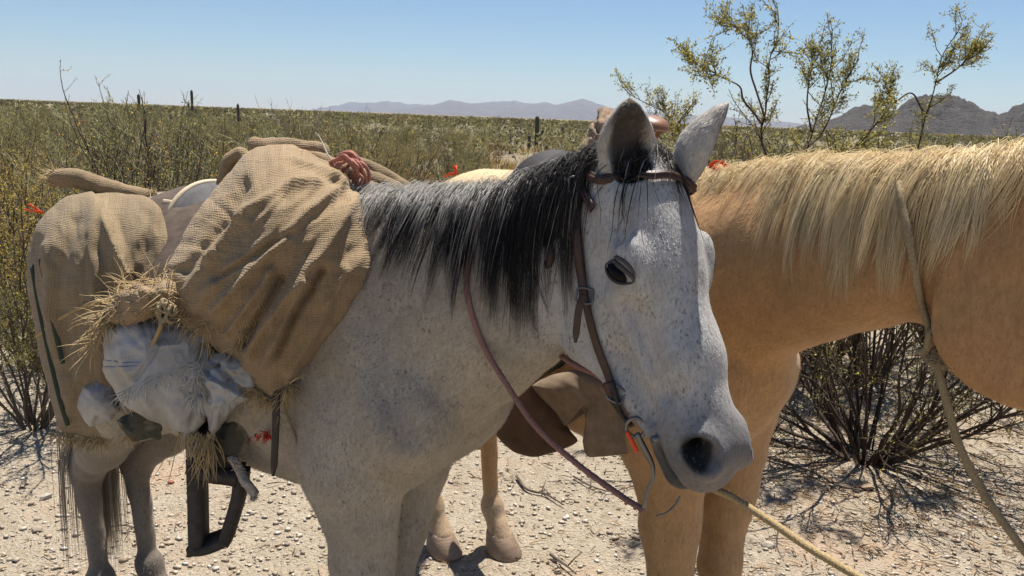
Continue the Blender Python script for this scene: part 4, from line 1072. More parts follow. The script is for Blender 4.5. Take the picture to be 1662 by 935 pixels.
S_on('cheekpiece', [sg(936, 292), sg(938, 340), sg(944, 400), sg(950, 460), sg(958, 510), sg(975, 570), sg(996, 625), sg(1018, 672), sg(1030, 690)], .015, .004, 'brown_leather', .004, 60)
S_on('cheekpiece', [sg(994, 618), sg(1005, 645), sg(1017, 670), sg(1028, 688)], .024, .006, 'dark_leather', .007, 30)
S_on('cheekpiece', [sg(940, 370), sg(947, 430), sg(953, 485)], .018, .004, 'brown_leather', .007, 30)
S_on('cheekpiece', [hW(.06, -.11, -.10), hW(.2, -.14, -.1), hW(.33, -.12, -.08), hW(.445, -.115, -.065)], .019, .005, 'brown_leather', .004, 40)
S_on('throatlatch', [sg(930, 296), sg(916, 335), sg(903, 380), sg(896, 420), hW(.16, -.275, .03), hW(.16, -.275, -.03), hW(.12, -.2, -.08), hW(.06, -.12, -.1)], .015, .004, 'brown_leather', .005, 50)
P = pxline([(947, 478, 1.338), (940, 500, 1.332), (936, 530, 1.33), (934, 556, 1.328)], 20)
put(strap('strap_end', P, np.tile(unit(CO-P.mean(0)), (20, 1)), np.interp(np.linspace(0, 1, 20), [0, .8, 1], [.013, .012, .005]), .004, 'brown_leather'), br)
P = pxline([(992, 640, 1.29), (986, 634, 1.285), (985, 620, 1.28)], 12)
put(strap('strap_end', P, np.tile(unit(CO-P.mean(0)), (12, 1)), .010, .004, 'brown_leather'), br)
def buckle(px, py, r, tilt):
    p = sg(px, py); n_ = unit(CO-p); a1 = unit(np.cross(n_, [math.sin(tilt), 0, math.cos(tilt)])); a2 = np.cross(n_, a1)
    P = [p+n_*.014+a1*r*x+a2*r*y for x, y in ((-1, -.8), (0, -1), (1, -.8), (1.05, 0), (1, .8), (0, 1), (-1, .8), (-1.05, 0), (-1, -.8), (0, -1))]
    V, F = tube(catmull(P, 40), .0022, 8); put(link('buckle', quads_to_mesh('buckle', V, F), 'steel', None, True), br)
buckle(949, 480, .013, .1); buckle(1000, 640, .013, .4); buckle(938, 300, .014, .0)
# bit: ring, shank, orange thread, curb hook
c = sg(1032, 694)+unit(CO-sg(1032, 694))*.012
ringp = [c+np.array([.0155*math.cos(q), -.004*math.cos(q), .0165*math.sin(q)]) for q in np.linspace(0, 2*math.pi, 26)]
V, F = tube(np.array(ringp), .0034, 8, False); put(link('bit_ring', quads_to_mesh('bit_ring', V, F), 'steel', None, True), br)
yb = c[1]
put(strap('bit_shank', pxline([(1034, 702, yb), (1046, 728, yb-.005), (1058, 752, yb-.008), (1060, 775, yb-.01), (1050, 800, yb-.01), (1045, 826, yb-.008)], 30), np.tile(unit([-.3, -.95, 0]), (30, 1)), np.interp(np.linspace(0, 1, 30), [0, .2, .5, .85, 1], [.008, .011, .007, .006, .008]), .006, 'steel'), br)
V, F = tube(np.array([hW(.452, -.113, .072), hW(.452, -.113, 0), hW(.452, -.113, -.072)]), .006, 8); put(link('mouthpiece', quads_to_mesh('mouthpiece', V, F), 'steel', None, True), br)
rr2 = [hW(.452, -.113, -.072)+np.array([.0155*math.cos(q), -.004*math.cos(q), .0165*math.sin(q)]) for q in np.linspace(0, 2*math.pi, 26)]
V, F = tube(np.array(rr2), .0034, 8, False); put(link('bit_ring', quads_to_mesh('bit_ring', V, F), 'steel', None, True), br)
put(strap('thread_wrap', pxline([(1018, 700, yb+.003), (1026, 716, yb), (1034, 732, yb)], 14), np.tile(unit([-.3, -.95, 0]), (14, 1)), .007, .005, 'orange_yarn'), br)
put(rope('curb_wire', pxline([(1104, 806, 1.20), (1096, 820, 1.195), (1082, 832, 1.19), (1064, 838, 1.19)], 20), .0016, 'steel', None, 30, 6), br)
tag(br, 'brown leather bridle with browband and steel bit on the grey horse', 'bridle')
# ---------------------------------------------------------------- ropes
nk = [sg(757, 452), sg(762, 488), sg(772, 530)]
crest_w = gf.W(catmull(grey['crest'], 60)); ci = np.argmin(np.abs(proj(crest_w)[:, 0]-790)); cw = crest_w[ci]
lat_r = gf.vW(np.array([0, -1., 0]))
def over(px, py, e=.008): p = sg(px, py); return p+unit(CO-p)*e
rein_pts = [atY(1045, 828, yb-.012), atY(1010, 806, yb+.03), atY(935, 752, yb+.08), atY(868, 690, yb+.105), atY(815, 612, yb+.14), over(785, 560, .012), over(764, 500, .006), over(757, 455, .003), over(765, 410, .001), over(780, 350, .001), cw+np.array([0, 0, .004])]
far = [cw+np.array([.08, .08, -.06]), cw+np.array([.13, .12, -.16]), atY(866, 545, 1.58), atY(882, 556, 1.54), atY(925, 588, 1.47), atY(975, 612, 1.41), atY(992, 640, 1.38), hW(.455, -.14, -.075)]
rein = rope('rein', np.array(rein_pts+far), .0052, 'rope_pink', None, 420, 12, 3, .04)
tag(rein, 'pinkish braided rope rein looped over the grey horse\'s neck to its bit', 'rope')
lead = rope('lead_rope', np.array([hW(.50, -.15, -.06), atY(1150, 786, 1.27), atY(1190, 808, 1.24), atY(1255, 850, 1.19), atY(1320, 893, 1.14), atY(1400, 942, 1.08), atY(1500, 1010, 1.0), atY(1600, 1120, .95)]), .0060, 'rope_tan', None, 200, 12, 3, .045)
tag(lead, 'tan lead rope running from the grey horse\'s chin to the lower right', 'rope')
nr_ = empty('neck_rope', tuple(surf(pal, 1505, 515)))
def ov2(px, py, e=.007): p = surf(pal, px, py); return p+unit(CO-p)*e
pc = pf.W(catmull(pal['crest'], 80)); ci = np.argmin(np.abs(proj(pc)[:, 0]-1455)); pcw = pc[ci]
loop = [pcw+np.array([0, .02, .008]), ov2(1460, 300, .034), ov2(1466, 345, .036), ov2(1476, 395, .032), ov2(1484, 440, .022), ov2(1491, 475, .012), ov2(1496, 495, .010)]
Yn = loop[-1][1]
kk = atY(1514, 562, Yn-.012)
put(rope('loop', np.array(loop+[atY(1506, 525, Yn-.008), kk]), .0056, 'rope_neck', None, 180), nr_)
put(rope('loop', np.array([pcw+np.array([0, .02, .008]), pcw+np.array([.06, .10, -.08]), pcw+np.array([.07, .12, -.2]), atY(1525, 505, Yn+.14), atY(1518, 540, Yn+.03), kk]), .0056, 'rope_neck', None, 120), nr_)
kp = [kk+np.array([.014*math.cos(q)+.005*math.sin(2.3*q), .010*math.sin(2*q), .022*math.sin(q)+.008*math.cos(3*q)]) for q in np.linspace(0, 14, 36)]
put(rope('knot', np.array(kp), .0055, 'rope_neck', None, 130), nr_)
put(rope('hanging_end', np.array([kk, atY(1520, 590, Yn-.02), atY(1532, 640, Yn-.03), atY(1556, 720, Yn-.045), atY(1600, 805, Yn-.07), atY(1662, 893, Yn-.10), atY(1740, 990, Yn-.14)]), .0062, 'rope_neck', None, 150), nr_)
put(fibres('frayed_fibres', np.array([kk, kk+np.array([.01, -.01, -.02])]), np.array([[.2, -.3, 0]]*2), 220, .035, .0006, [(.55, .43, .27), (.42, .32, .2)], None, 71, .6, .2, 1.2), nr_)
tag(nr_, 'frayed rope knotted around the palomino\'s throat and hanging down', 'rope')

# ---------------------------------------------------------------- the palomino's saddle
psd = empty('riding_saddle', tuple(pf.W([-.28, 0, 1.45])))
def pW(x, y, z): return pf.W(np.array([x, y, z]))
th = np.linspace(0, math.pi, 31)
def parc(x, ry, z0, rz): return pf.W(np.stack([np.full(31, x), -ry*np.cos(th), z0+rz*np.sin(th)], 1))
loft('seat', [parc(-.52, .18, 1.32, .14), parc(-.46, .18, 1.32, .125), parc(-.36, .18, 1.32, .105), parc(-.24, .17, 1.32, .11), parc(-.14, .16, 1.32, .125), parc(-.08, .13, 1.32, .12)], 'dark_leather', psd, thick=.016)
loft('skirt', [parc(-.60, .265, 1.12, .255), parc(-.45, .275, 1.10, .265), parc(-.25, .262, 1.10, .285), parc(-.06, .235, 1.12, .29)], 'flap_leather', psd, thick=.012)
hc = atY(1062, 202, 2.0); ax = unit([.15, -.35, 1.0]); e1 = unit(np.cross(ax, [0, 1, 0])); e2 = np.cross(ax, e1)
rings = [[hc+ax*z+(e1*math.cos(q)+e2*math.sin(q))*r for q in np.linspace(0, 2*math.pi, 28, endpoint=False)] for z, r in ((.016, .001), (.017, .016), (.012, .028), (.004, .036), (-.004, .0375), (-.008, .034), (-.012, .022), (-.03, .017), (-.06, .019), (-.10, .028))]
loft('horn', rings, 'old_leather', psd, True)
put(patch('camo_cloth', [(868, 568, 1.970), (900, 545, 1.930), (925, 560, 1.900), (918, 592, 1.900), (892, 606, 1.930), (866, 616, 1.960)], (893, 578, 1.880), 'camo_cloth', nz=.006, back=.03, nr=16, M=70, seed=81), psd)
put(patch('leather_flap', [(848, 602, 1.970), (868, 612, 1.960), (884, 640, 1.950), (905, 668, 1.940), (926, 700, 1.930), (938, 716, 1.930), (912, 730, 1.940), (870, 742, 1.950), (834, 734, 1.970), (806, 706, 1.990), (822, 655, 1.990)], (868, 680, 1.905), 'flap_leather', nz=.006, nzscale=7, back=.012, nr=26, M=120, seed=82, rag=1), psd)
put(patch('leather_flap', [(862, 626, 1.840), (895, 608, 1.820), (930, 600, 1.800), (968, 612, 1.780), (1000, 640, 1.760), (1030, 690, 1.750), (1034, 722, 1.750), (1018, 736, 1.750), (955, 741, 1.770), (946, 716, 1.785), (953, 690, 1.785), (946, 668, 1.790), (930, 664, 1.800), (918, 692, 1.810), (900, 668, 1.820), (880, 648, 1.830)], (958, 645, 1.750), 'flap_suede', folds=[([(985, 625), (1000, 680), (1002, 735)], 6, .006), ([(930, 610), (965, 650), (960, 700)], 8, -.006)], nz=.006, nzscale=7, back=.010, nr=30, M=150, seed=83, rag=1, a=3), psd)
for i in range(5):
    x0 = 786+i*2.2; P = pxline([(x0, 622, 2.10), (x0+r_.normal(1, 1.5), 655, 2.10), (x0+r_.normal(3*(i-1.5), 1), 690+6*i*.5, 2.10)], 16)
    put(rope('cinch_string', P, .0022, 'rope_pink', None, 40, 8), psd)
def ribbons(px_, py_, Y_, dirs, L, w, parent, seed):
    r = np.random.default_rng(seed); p = atY(px_, py_, Y_)
    for q in range(len(dirs)):
        d = unit(np.array(dirs[q], float)); P = [p]; 
        for k_ in range(6): d = unit(d+r.normal(0, .28, 3)+np.array([0, 0, -.12])); P.append(P[-1]+d*L/6*r.uniform(.8, 1.2))
        P = catmull(np.array(P), 14); N = np.tile(unit(np.array([r.normal(0, .4), -1, r.normal(0, .5)])), (14, 1))
        put(strap('orange_ribbon', P, N, w*np.linspace(1, .7, 14), .0015, 'orange_yarn'), parent)
ribbons(1152, 270, 1.85, [(.8, -.1, .15), (.9, 0, -.05), (.7, -.2, .4), (.8, -.1, -.15), (.5, -.2, .6)], .05, .009, psd, 91)
ribbons(738, 284, 2.49, [(-.1, 0, 1), (.35, 0, .8), (.1, -.2, .9)], .035, .010, psd, 92)
ribbons(70, 345, 2.06, [(-.9, 0, .1), (-.8, 0, .3)], .045, .008, gsad, 93)
tag(psd, 'leather saddle with round horn and hanging brown flaps on the palomino', 'saddle')
bd = patch('cloth_bundle', [(950, 228, 2.16), (956, 204, 2.18), (968, 192, 2.2), (976, 180, 2.2), (996, 182, 2.2), (1012, 196, 2.19), (1018, 235, 2.16), (985, 262, 2.13), (955, 252, 2.14)], (982, 220, 2.06), 'bundle_cloth', nz=.03, nzscale=22, back=.14, seed=84, wr=.012, rag=3, nr=36, M=130)
tag(bd, 'lumpy brown cloth bundle tied behind the palomino\'s saddle', 'bundle')
cr = patch('canvas_roll', [(1150, 300, 1.98), (1170, 283, 1.99), (1205, 278, 2.0), (1245, 284, 2.01), (1275, 298, 2.02), (1270, 330, 2.02), (1210, 335, 2.0), (1160, 330, 1.98)], (1210, 305, 1.92), 'canvas_cloth', folds=[([(1180, 282), (1186, 320)], 5, -.008)], nz=.006, back=.12, seed=85, nr=24, M=100)
tag(cr, 'pale grey-green canvas roll behind the palomino\'s withers', 'canvas roll')
print('tack', time.time()-T0)
# ================================================================ GROUND, PLANTS, HILLS, AIR
t = NT('desert_ground'); v = t.n('NewGeometry').outputs['Position']
n1 = t.noise(1.1, 5, .6, v); n2 = t.noise(55, 4, .65, v); n3 = t.noise(9, 4, .6, v)
vo = t.n('TexVoronoi', Scale=70.0, Randomness=1.0); t.set(vo.inputs['Vector'], v)
vo2 = t.n('TexVoronoi', Scale=170.0); t.set(vo2.inputs['Vector'], v)
c = t.ramp(n3, [(.25, (.27, .215, .145)), (.55, (.375, .315, .23)), (.8, (.44, .385, .30))])
c = t.mix(t.ramp(n1, [(.54, (0, 0, 0)), (.68, (.75, .75, .75))]), c, (.46, .285, .165))
c = t.mix(.38, c, t.ramp(vo.outputs['Color'], [(.0, (.22, .175, .125)), (.5, (.38, .325, .25)), (1, (.53, .48, .40))]))
c = t.mix(t.math('MULTIPLY', n2, .35), c, (.30, .23, .165))
ln = t.n('VectorMath', operation='LENGTH'); t.set(ln.inputs[0], v)
far_ = t.n('MapRange', **{'From Min': 6.0, 'From Max': 45.0}); t.set(far_.inputs[0], ln.outputs['Value'])
n4 = t.noise(.05, 5, .6, v); n5 = t.noise(.008, 5, .6, v)
plain = t.ramp(n4, [(.3, (.14, .125, .075)), (.5, (.20, .165, .105)), (.68, (.30, .22, .15))])
plain = t.mix(t.math('MULTIPLY', n5, .7), plain, (.17, .15, .095))
c = t.mix(far_.outputs[0], c, plain)
t.p(Base_Color=c, Roughness=.95, Specular_IOR_Level=.1)
t.bump(t.math('ADD', t.math('MULTIPLY', vo.outputs['Distance'], -1.2), t.math('ADD', t.math('MULTIPLY', vo2.outputs['Distance'], -.6), n2)), .9, .010)
def ground_z(X, Y):
    P = np.stack([X, Y, 0*X], 1); d = np.hypot(X, Y)
    return (.012*fbm(P, 1.3, 4, 3)+.006*fbm(P, 6, 3, 4))*smoothstep(30, 10, d)+smoothstep(60, 400, d)*fbm(P, .004, 3, 6)*.5*smoothstep(9000, 2000, d)
rad = np.concatenate([[0], np.geomspace(.35, 30000, 260)]); SEG = 720
th = np.linspace(0, 2*math.pi, SEG, endpoint=False)
X = (rad[1:, None]*np.cos(th)).ravel(); Y = (rad[1:, None]*np.sin(th)).ravel()
V = np.vstack([[0, 0, 0], np.stack([X, Y, ground_z(X, Y)], 1)])
i = np.arange(259)[:, None]*SEG; j = np.arange(SEG)[None]; k = (j+1) % SEG
F = np.stack([1+i+j, 1+i+SEG+j, 1+i+SEG+k, 1+i+k], -1).reshape(-1, 4)
jj = np.arange(SEG); F = np.vstack([F, np.stack([0*jj, 1+jj, 1+(jj+1) % SEG, 1+(jj+1) % SEG], -1)])
ground = link('ground', quads_to_mesh('ground', V, F), 'desert_ground', None, True); tag(ground, kind='structure')
# ---- stones
def stone_mat(name, rgb):
    t = NT(name); v = t.coord(); n = t.noise(30, 5, .6, v); oi = t.n('ObjectInfo').outputs['Random']
    c = t.ramp(n, [(.3, tuple(x*.7 for x in rgb)), (.7, rgb)])
    c = t.mix(oi, c, t.mix(1.0, c, (.72, .66, .60), 'MULTIPLY')); t.p(Base_Color=c, Roughness=.9, Specular_IOR_Level=.15); t.bump(n, .5, .004)
stone_mat('stone_pale', (.54, .48, .40)); stone_mat('stone_tan', (.46, .36, .26)); stone_mat('stone_red', (.36, .14, .09)); stone_mat('stone_grey', (.33, .29, .25))
def rock_proto(seed, sub=1):
    r = np.random.default_rng(seed); bm = bmesh.new(); bmesh.ops.create_icosphere(bm, subdivisions=sub, radius=1.0)
    for v_ in bm.verts:
        f_ = r.uniform(.72, 1.15); v_.co = v_.co*f_; v_.co.x *= 1.25; v_.co.z *= .62
    me = bpy.data.meshes.new('stone'); bm.to_mesh(me); bm.free(); return me
protos = {}
for mname in ('stone_pale', 'stone_tan', 'stone_red', 'stone_grey'):
    protos[mname] = []
    for q in range(4):
        me = rock_proto(len(protos)*10+q); me.materials.append(MATS[mname]); protos[mname].append(me)
def spot(r, y0, y1, marg=.06):
    """random visible place on the ground between two distances"""
    while True:
        Yv = y0*(y1/y0)**r.random(); px = r.uniform(-60, 1722); p = atY(px, 400, Yv); return p[0], Yv
r = np.random.default_rng(77)
near_sp = []
for q in range(230):
    x, y = spot(r, 1.9, 5.2); s_ = float(np.clip(r.lognormal(-4.75, .42), .006, .026))
    near_sp.append((x, y, s_, r.choice(['stone_pale', 'stone_tan', 'stone_tan', 'stone_tan', 'stone_grey'])))
for (px, py, s_, mn) in ((75, 808, .024, 'stone_pale'), (278, 783, .016, 'stone_red'), (655, 812, .018, 'stone_pale'), (1245, 888, .026, 'stone_pale'), (1278, 842, .022, 'stone_pale'), (1285, 808, .018, 'stone_pale'), (1440, 830, .018, 'stone_pale'), (1405, 792, .034, 'stone_tan'), (700, 850, .014, 'stone_pale'), (560, 800, .018, 'stone_tan'), (430, 760, .017, 'stone_pale'), (60, 860, .018, 'stone_pale')):
    p = atZ(px, py); near_sp.append((p[0], p[1], s_, mn))
for (x, y, s_, mn) in near_sp:
    o = bpy.data.objects.new('stone', protos[mn][r.integers(0, 4)]); col.objects.link(o); o.parent = ground
    o.location = (x, y, float(ground_z(np.array([x]), np.array([y]))[0])+s_*.25); o.scale = (s_, s_*r.uniform(.7, 1.1), s_*r.uniform(.7, 1.2)); o.rotation_euler = (r.normal(0, .2), r.normal(0, .2), r.uniform(0, 6.3))
# gravel: small pebbles nobody could count
def gravel(n, y0, y1, smin, smax, seed, pal_):
    r = np.random.default_rng(seed)
    Yv = y0*(y1/y0)**r.random(n); px = r.uniform(-100, 1762, n); X = (px-CX)/FPX*Yv*1.02
    base = np.array([[1, 0, 0], [-.9, .2, 0], [.1, .9, 0], [0, -1, .1], [.1, .1, .8], [0, 0, -.6], [.6, .6, .3], [-.5, -.6, .3]])
    tri = np.array([[4, 0, 6], [4, 6, 2], [4, 2, 1], [4, 1, 7], [4, 7, 3], [4, 3, 0], [0, 2, 6], [1, 3, 7], [5, 2, 0], [5, 1, 2], [5, 3, 1], [5, 0, 3]])
    s = smin*(smax/smin)**(r.random(n)**2.2)*(1+.5*np.clip(fbm(np.stack([X, Yv, 0*X], 1), 2.5, 3, 8), -.5, 1)); a = r.uniform(0, 6.28, n); ca, sa = np.cos(a), np.sin(a)
    B = base[None]*r.uniform(.65, 1.25, (n, 8, 1))*np.stack([np.ones(n), r.uniform(.6, 1, n), r.uniform(.5, .9, n)], 1)[:, None]
    Vx = B[..., 0]*ca[:, None]-B[..., 1]*sa[:, None]; Vy = B[..., 0]*sa[:, None]+B[..., 1]*ca[:, None]
    P = np.stack([Vx, Vy, B[..., 2]], -1)*s[:, None, None]+np.stack([X, Yv, ground_z(X, Yv)+s*.2], 1)[:, None]
    F = (tri[None]+8*np.arange(n)[:, None, None]).reshape(-1, 3); me = mesh_np('gravel', P.reshape(-1, 3), F)
    C = np.asarray(pal_)[r.integers(0, len(pal_), n)]*r.uniform(.75, 1.2, (n, 1)); set_color(me, 'Col', np.repeat(C, 8, axis=0)); return me
PAL = [(.52, .46, .38), (.47, .41, .33), (.46, .39, .31), (.42, .35, .27), (.36, .29, .22), (.48, .42, .33), (.41, .31, .22), (.56, .51, .44)]
hair_mat('pebble', .9, .15)
gv = link('gravel', gravel(28000, 1.6, 7.5, .0030, .016, 5, PAL), 'pebble', ground); gv['kind'] = 'stuff'

# ---- plants
def walk(P0, D0, L, nseg, wig, up, r):
    P = np.array(P0, float); D = np.array(D0, float); out = [P.copy()]; n = len(P); st = (np.asarray(L)/nseg).reshape(-1, 1)
    for i in range(nseg):
        D = D+r.normal(0, wig, (n, 3))+np.array([0, 0, up]); D /= np.linalg.norm(D, axis=1, keepdims=True); P = P+D*st; out.append(P.copy())
    return np.stack(out, 1)
def side_shoots(G, per, L, nseg, wig, up, r, t0=.35, ang=.8):
    n, m, _ = G.shape; k = np.repeat(np.arange(n), per); t_ = r.uniform(t0, .98, len(k))*(m-1); i = np.minimum(t_.astype(int), m-2); f_ = (t_-i)[:, None]
    P = G[k, i]*(1-f_)+G[k, i+1]*f_; T = G[k, i+1]-G[k, i]; T /= np.linalg.norm(T, axis=1, keepdims=True)+1e-9
    D = T+r.normal(0, ang, (len(k), 3)); D /= np.linalg.norm(D, axis=1, keepdims=True)
    return walk(P, D, L*r.uniform(.5, 1.2, len(k)), nseg, wig, up, r)
def leaves_on(G, per, size, r, cols, t0=.25, asp=.5, jit=.006):
    n, m, _ = G.shape; k = np.repeat(np.arange(n), per); t_ = r.uniform(t0, 1, len(k))*(m-1); i = np.minimum(t_.astype(int), m-2); f_ = (t_-i)[:, None]
    P = G[k, i]*(1-f_)+G[k, i+1]*f_+r.normal(0, jit, (len(k), 3)); N = len(P)
    D = r.normal(0, 1, (N, 3)); D[:, 2] += .5; D /= np.linalg.norm(D, axis=1, keepdims=True); S_ = np.cross(D, r.normal(0, 1, (N, 3))); S_ /= np.linalg.norm(S_, axis=1, keepdims=True)
    L = size*r.uniform(.6, 1.3, N)[:, None]; W_ = L*asp
    V = np.stack([P, P+D*L*.5+S_*W_*.5, P+D*L, P+D*L*.5-S_*W_*.5], 1).reshape(-1, 3); F = np.arange(4*N).reshape(-1, 4)
    c = np.asarray(cols); w = r.random((N, 1)); C = (c[0]*(1-w)+c[1]*w)*r.uniform(.7, 1.25, (N, 1)); y_ = r.random(N) < .12; C[y_] = np.asarray(c[2])*r.uniform(.8, 1.2, (y_.sum(), 1))
    return V, F, np.repeat(C, 4, axis=0)
t = NT('leaf'); oi = t.n('ObjectInfo').outputs['Random']; c = t.mix(1.0, t.attr('Col'), t.ramp(oi, [(0, (.55, .60, .55)), (.35, (.95, .97, .92)), (.7, (1.25, 1.12, .85)), (1, (1.35, 1.02, .80))]), 'MULTIPLY'); t.p(Base_Color=c, Roughness=.5, Specular_IOR_Level=.35)
tr = t.n('BsdfTranslucent'); t.set(tr.inputs[0], t.mix(1.0, c, (1.05, 1.0, .72), 'MULTIPLY')); ms = t.n('MixShader'); ms.inputs[0].default_value = .58
t.t.links.new(t.b.outputs[0], ms.inputs[1]); t.t.links.new(tr.outputs[0], ms.inputs[2]); t.t.links.new(ms.outputs[0], t.out.inputs[0])
t = NT('twig'); oi = t.n('ObjectInfo').outputs['Random']; t.p(Base_Color=t.mix(1.0, t.attr('Col'), t.ramp(oi, [(0, (.7, .72, .7)), (.5, (1, 1, 1)), (1, (1.2, .95, .75))]), 'MULTIPLY'), Roughness=.85, Specular_IOR_Level=.12)
CREO = [(.28, .25, .09), (.38, .33, .12), (.58, .49, .16)]; DRY = [(.42, .33, .18), (.32, .27, .14), (.52, .41, .23)]; GREEN = [(.235, .25, .12), (.31, .31, .155), (.46, .40, .21)]
CREO_D = [(.23, .225, .085), (.32, .29, .11), (.55, .46, .14)]
def stems_mesh(name, parts, cols, r):
    """parts: list of (G, r0, r1)"""
    Vs, Fs, Cs, o = [], [], [], 0
    for (G, r0, r1), c in zip(parts, cols):
        n, m, _ = G.shape; T = np.gradient(G, axis=1); T /= np.linalg.norm(T, axis=2, keepdims=True)+1e-9
        N = np.cross(T, np.array([.31, .52, .79])); N /= np.linalg.norm(N, axis=2, keepdims=True)+1e-9; B = np.cross(T, N)
        rr = np.linspace(1, r1/r0, m)[None]*np.broadcast_to(np.asarray(r0), (n,))[:, None] if np.ndim(r0) == 0 else np.linspace(1, .3, m)[None]*r0[:, None]
        V = np.stack([G+rr[..., None]*(math.cos(q)*N+math.sin(q)*B) for q in (0, 2.094, 4.189)], 2); idx = o+np.arange(n*m*3).reshape(n, m, 3)
        for q in range(3):
            k = (q+1) % 3; Fs.append(np.stack([idx[:, :-1, q], idx[:, :-1, k], idx[:, 1:, k], idx[:, 1:, q]], -1).reshape(-1, 4))
        Vs.append(V.reshape(-1, 3)); Cs.append(np.repeat(np.tile(np.asarray(c), (n, 1))*r.uniform(.7, 1.3, (n, 1)), m*3, axis=0)); o += n*m*3
    me = mesh_np(name, np.vstack(Vs), np.vstack(Fs)); set_color(me, 'Col', np.vstack(Cs)); me.materials.append(MATS['twig']); me.shade_smooth(); return me
def leaf_mesh(name, lst):
    o = 0; Vs, Fs, Cs = [], [], []
    for V, F, C in lst: Vs.append(V); Fs.append(F+o); Cs.append(C); o += len(V)
    me = mesh_np(name, np.vstack(Vs), np.vstack(Fs)); set_color(me, 'Col', np.vstack(Cs)); me.materials.append(MATS['leaf']); return me
def creosote(seed, h, n1=16, per2=6, per3=4, lv=4, leaf=.014, cols=CREO, spread=.75, stem=(.13, .105, .08)):
    r = np.random.default_rng(seed); a = r.uniform(0, 6.28, n1); e = r.uniform(.15, spread, n1)
    D = np.stack([np.cos(a)*e, np.sin(a)*e, np.ones(n1)], 1); D /= np.linalg.norm(D, axis=1, keepdims=True)
    G1 = walk(np.stack([np.cos(a)*.06, np.sin(a)*.06, 0*a], 1), D, h*r.uniform(.7, 1.12, n1), 9, .10, .02, r)
    G2 = side_shoots(G1, per2, h*.32, 6, .14, .10, r, .30, .55); G3 = side_shoots(G2, per3, h*.11, 4, .18, .12, r, .2, .7)
    return (stems_mesh('stems', [(G1, .011, .004), (G2, .0045, .002), (G3, .002, .0012)], [stem, stem, tuple(x*1.2 for x in stem)], r),
            leaf_mesh('leaves', [leaves_on(G3, lv, leaf, r, cols, .1), leaves_on(G2, lv, leaf, r, cols, .5)]))
def broom(seed, h, n1=26, per2=9, per3=3, cols=GREEN):
    r = np.random.default_rng(seed); a = r.uniform(0, 6.28, n1); e = r.uniform(.10, 1.35, n1)
    D = np.stack([np.cos(a)*e, np.sin(a)*e, np.ones(n1)], 1); D /= np.linalg.norm(D, axis=1, keepdims=True)
    G1 = walk(np.stack([np.cos(a)*.12, np.sin(a)*.12, 0*a], 1), D, h*r.uniform(.65, 1.0, n1), 8, .08, .05, r)
    G2 = side_shoots(G1, per2, h*.36, 5, .11, .07, r, .15, .55); G3 = side_shoots(G2, per3, h*.15, 3, .12, .10, r, .2, .55)
    g = (.26, .245, .14)
    return (stems_mesh('stems', [(G1, .008, .003), (G2, .004, .0018), (G3, .0026, .0012)], [(.15, .145, .08), g, tuple(x*1.15 for x in g)], r), leaf_mesh('leaves', [leaves_on(G3, 7, .022, r, cols, .1, .30)]))
def dead_bush(seed, h, n1=9):
    r = np.random.default_rng(seed); a = r.uniform(0, 6.28, n1); e = r.uniform(.2, 1.0, n1)
    D = np.stack([np.cos(a)*e, np.sin(a)*e, np.ones(n1)], 1); D /= np.linalg.norm(D, axis=1, keepdims=True)
    G1 = walk(np.zeros((n1, 3)), D, h*r.uniform(.7, 1.1, n1), 10, .16, .0, r); G2 = side_shoots(G1, 7, h*.4, 7, .2, .05, r, .25, .6); G3 = side_shoots(G2, 5, h*.16, 4, .2, .05, r, .2, .7)
    g = (.20, .165, .135); return (stems_mesh('stems', [(G1, .014, .005), (G2, .006, .003), (G3, .003, .0015)], [g, g, g], r), None)
def plant(name, ms, loc, rz, sc_, label, cat, group=None):
    o = empty(name, loc); o.rotation_euler = (0, 0, rz); o.scale = (sc_,)*3
    for nm, me in zip(('stems', 'leaves'), ms):
        if me is None: continue
        c = bpy.data.objects.new(nm, me); col.objects.link(c); c.parent = o
    tag(o, label, cat, group); return o
PC = [creosote(101+q, 1.15) for q in range(4)]; PD = [creosote(111+q, .95, cols=DRY, lv=3) for q in range(2)]
PB = [broom(121+q, 1.15) for q in range(4)]; PX = [dead_bush(131+q, 1.0) for q in range(2)]
PN = [creosote(141+q, 1.25, n1=22, per2=8, per3=6, lv=9, leaf=.017, stem=(.14, .11, .085)) for q in range(2)]
r = np.random.default_rng(9)
# near bushes along the left edge
for (x, y, s_, q, lb) in ((-2.28, 3.75, .72, 0, 'nearest yellow-green creosote bush, at the left edge beside the grey horse\'s hindquarters'), (-2.78, 4.6, .80, 1, 'taller creosote bush at the left edge, just behind the nearest one'), (-2.45, 5.0, .78, 1, 'creosote bush right behind the rolled top of the rear burlap sack'),
        (-3.55, 5.6, .85, 0, 'creosote bush at the far left edge, behind two nearer ones'), (-1.75, 5.9, .85, 0, 'creosote bush right behind the big burlap sack')):
    plant('creosote_bush', PN[q], (x, y, 0), r.uniform(0, 6), s_, lb, 'bush', 'near creosote bushes at the left')
cnt = 0
def density(px, Y):
    if px < 620: return 1.0 if Y > 5.8 else 0
    if px < 780: return .9 if Y > 8.5 else 0
    if px < 1110: return .18 if 14 < Y < 34 else (.8 if Y >= 34 else 0)
    return .30 if 9 < Y < 20 else (.55 if Y >= 20 else 0)
placed = []
tries = 0
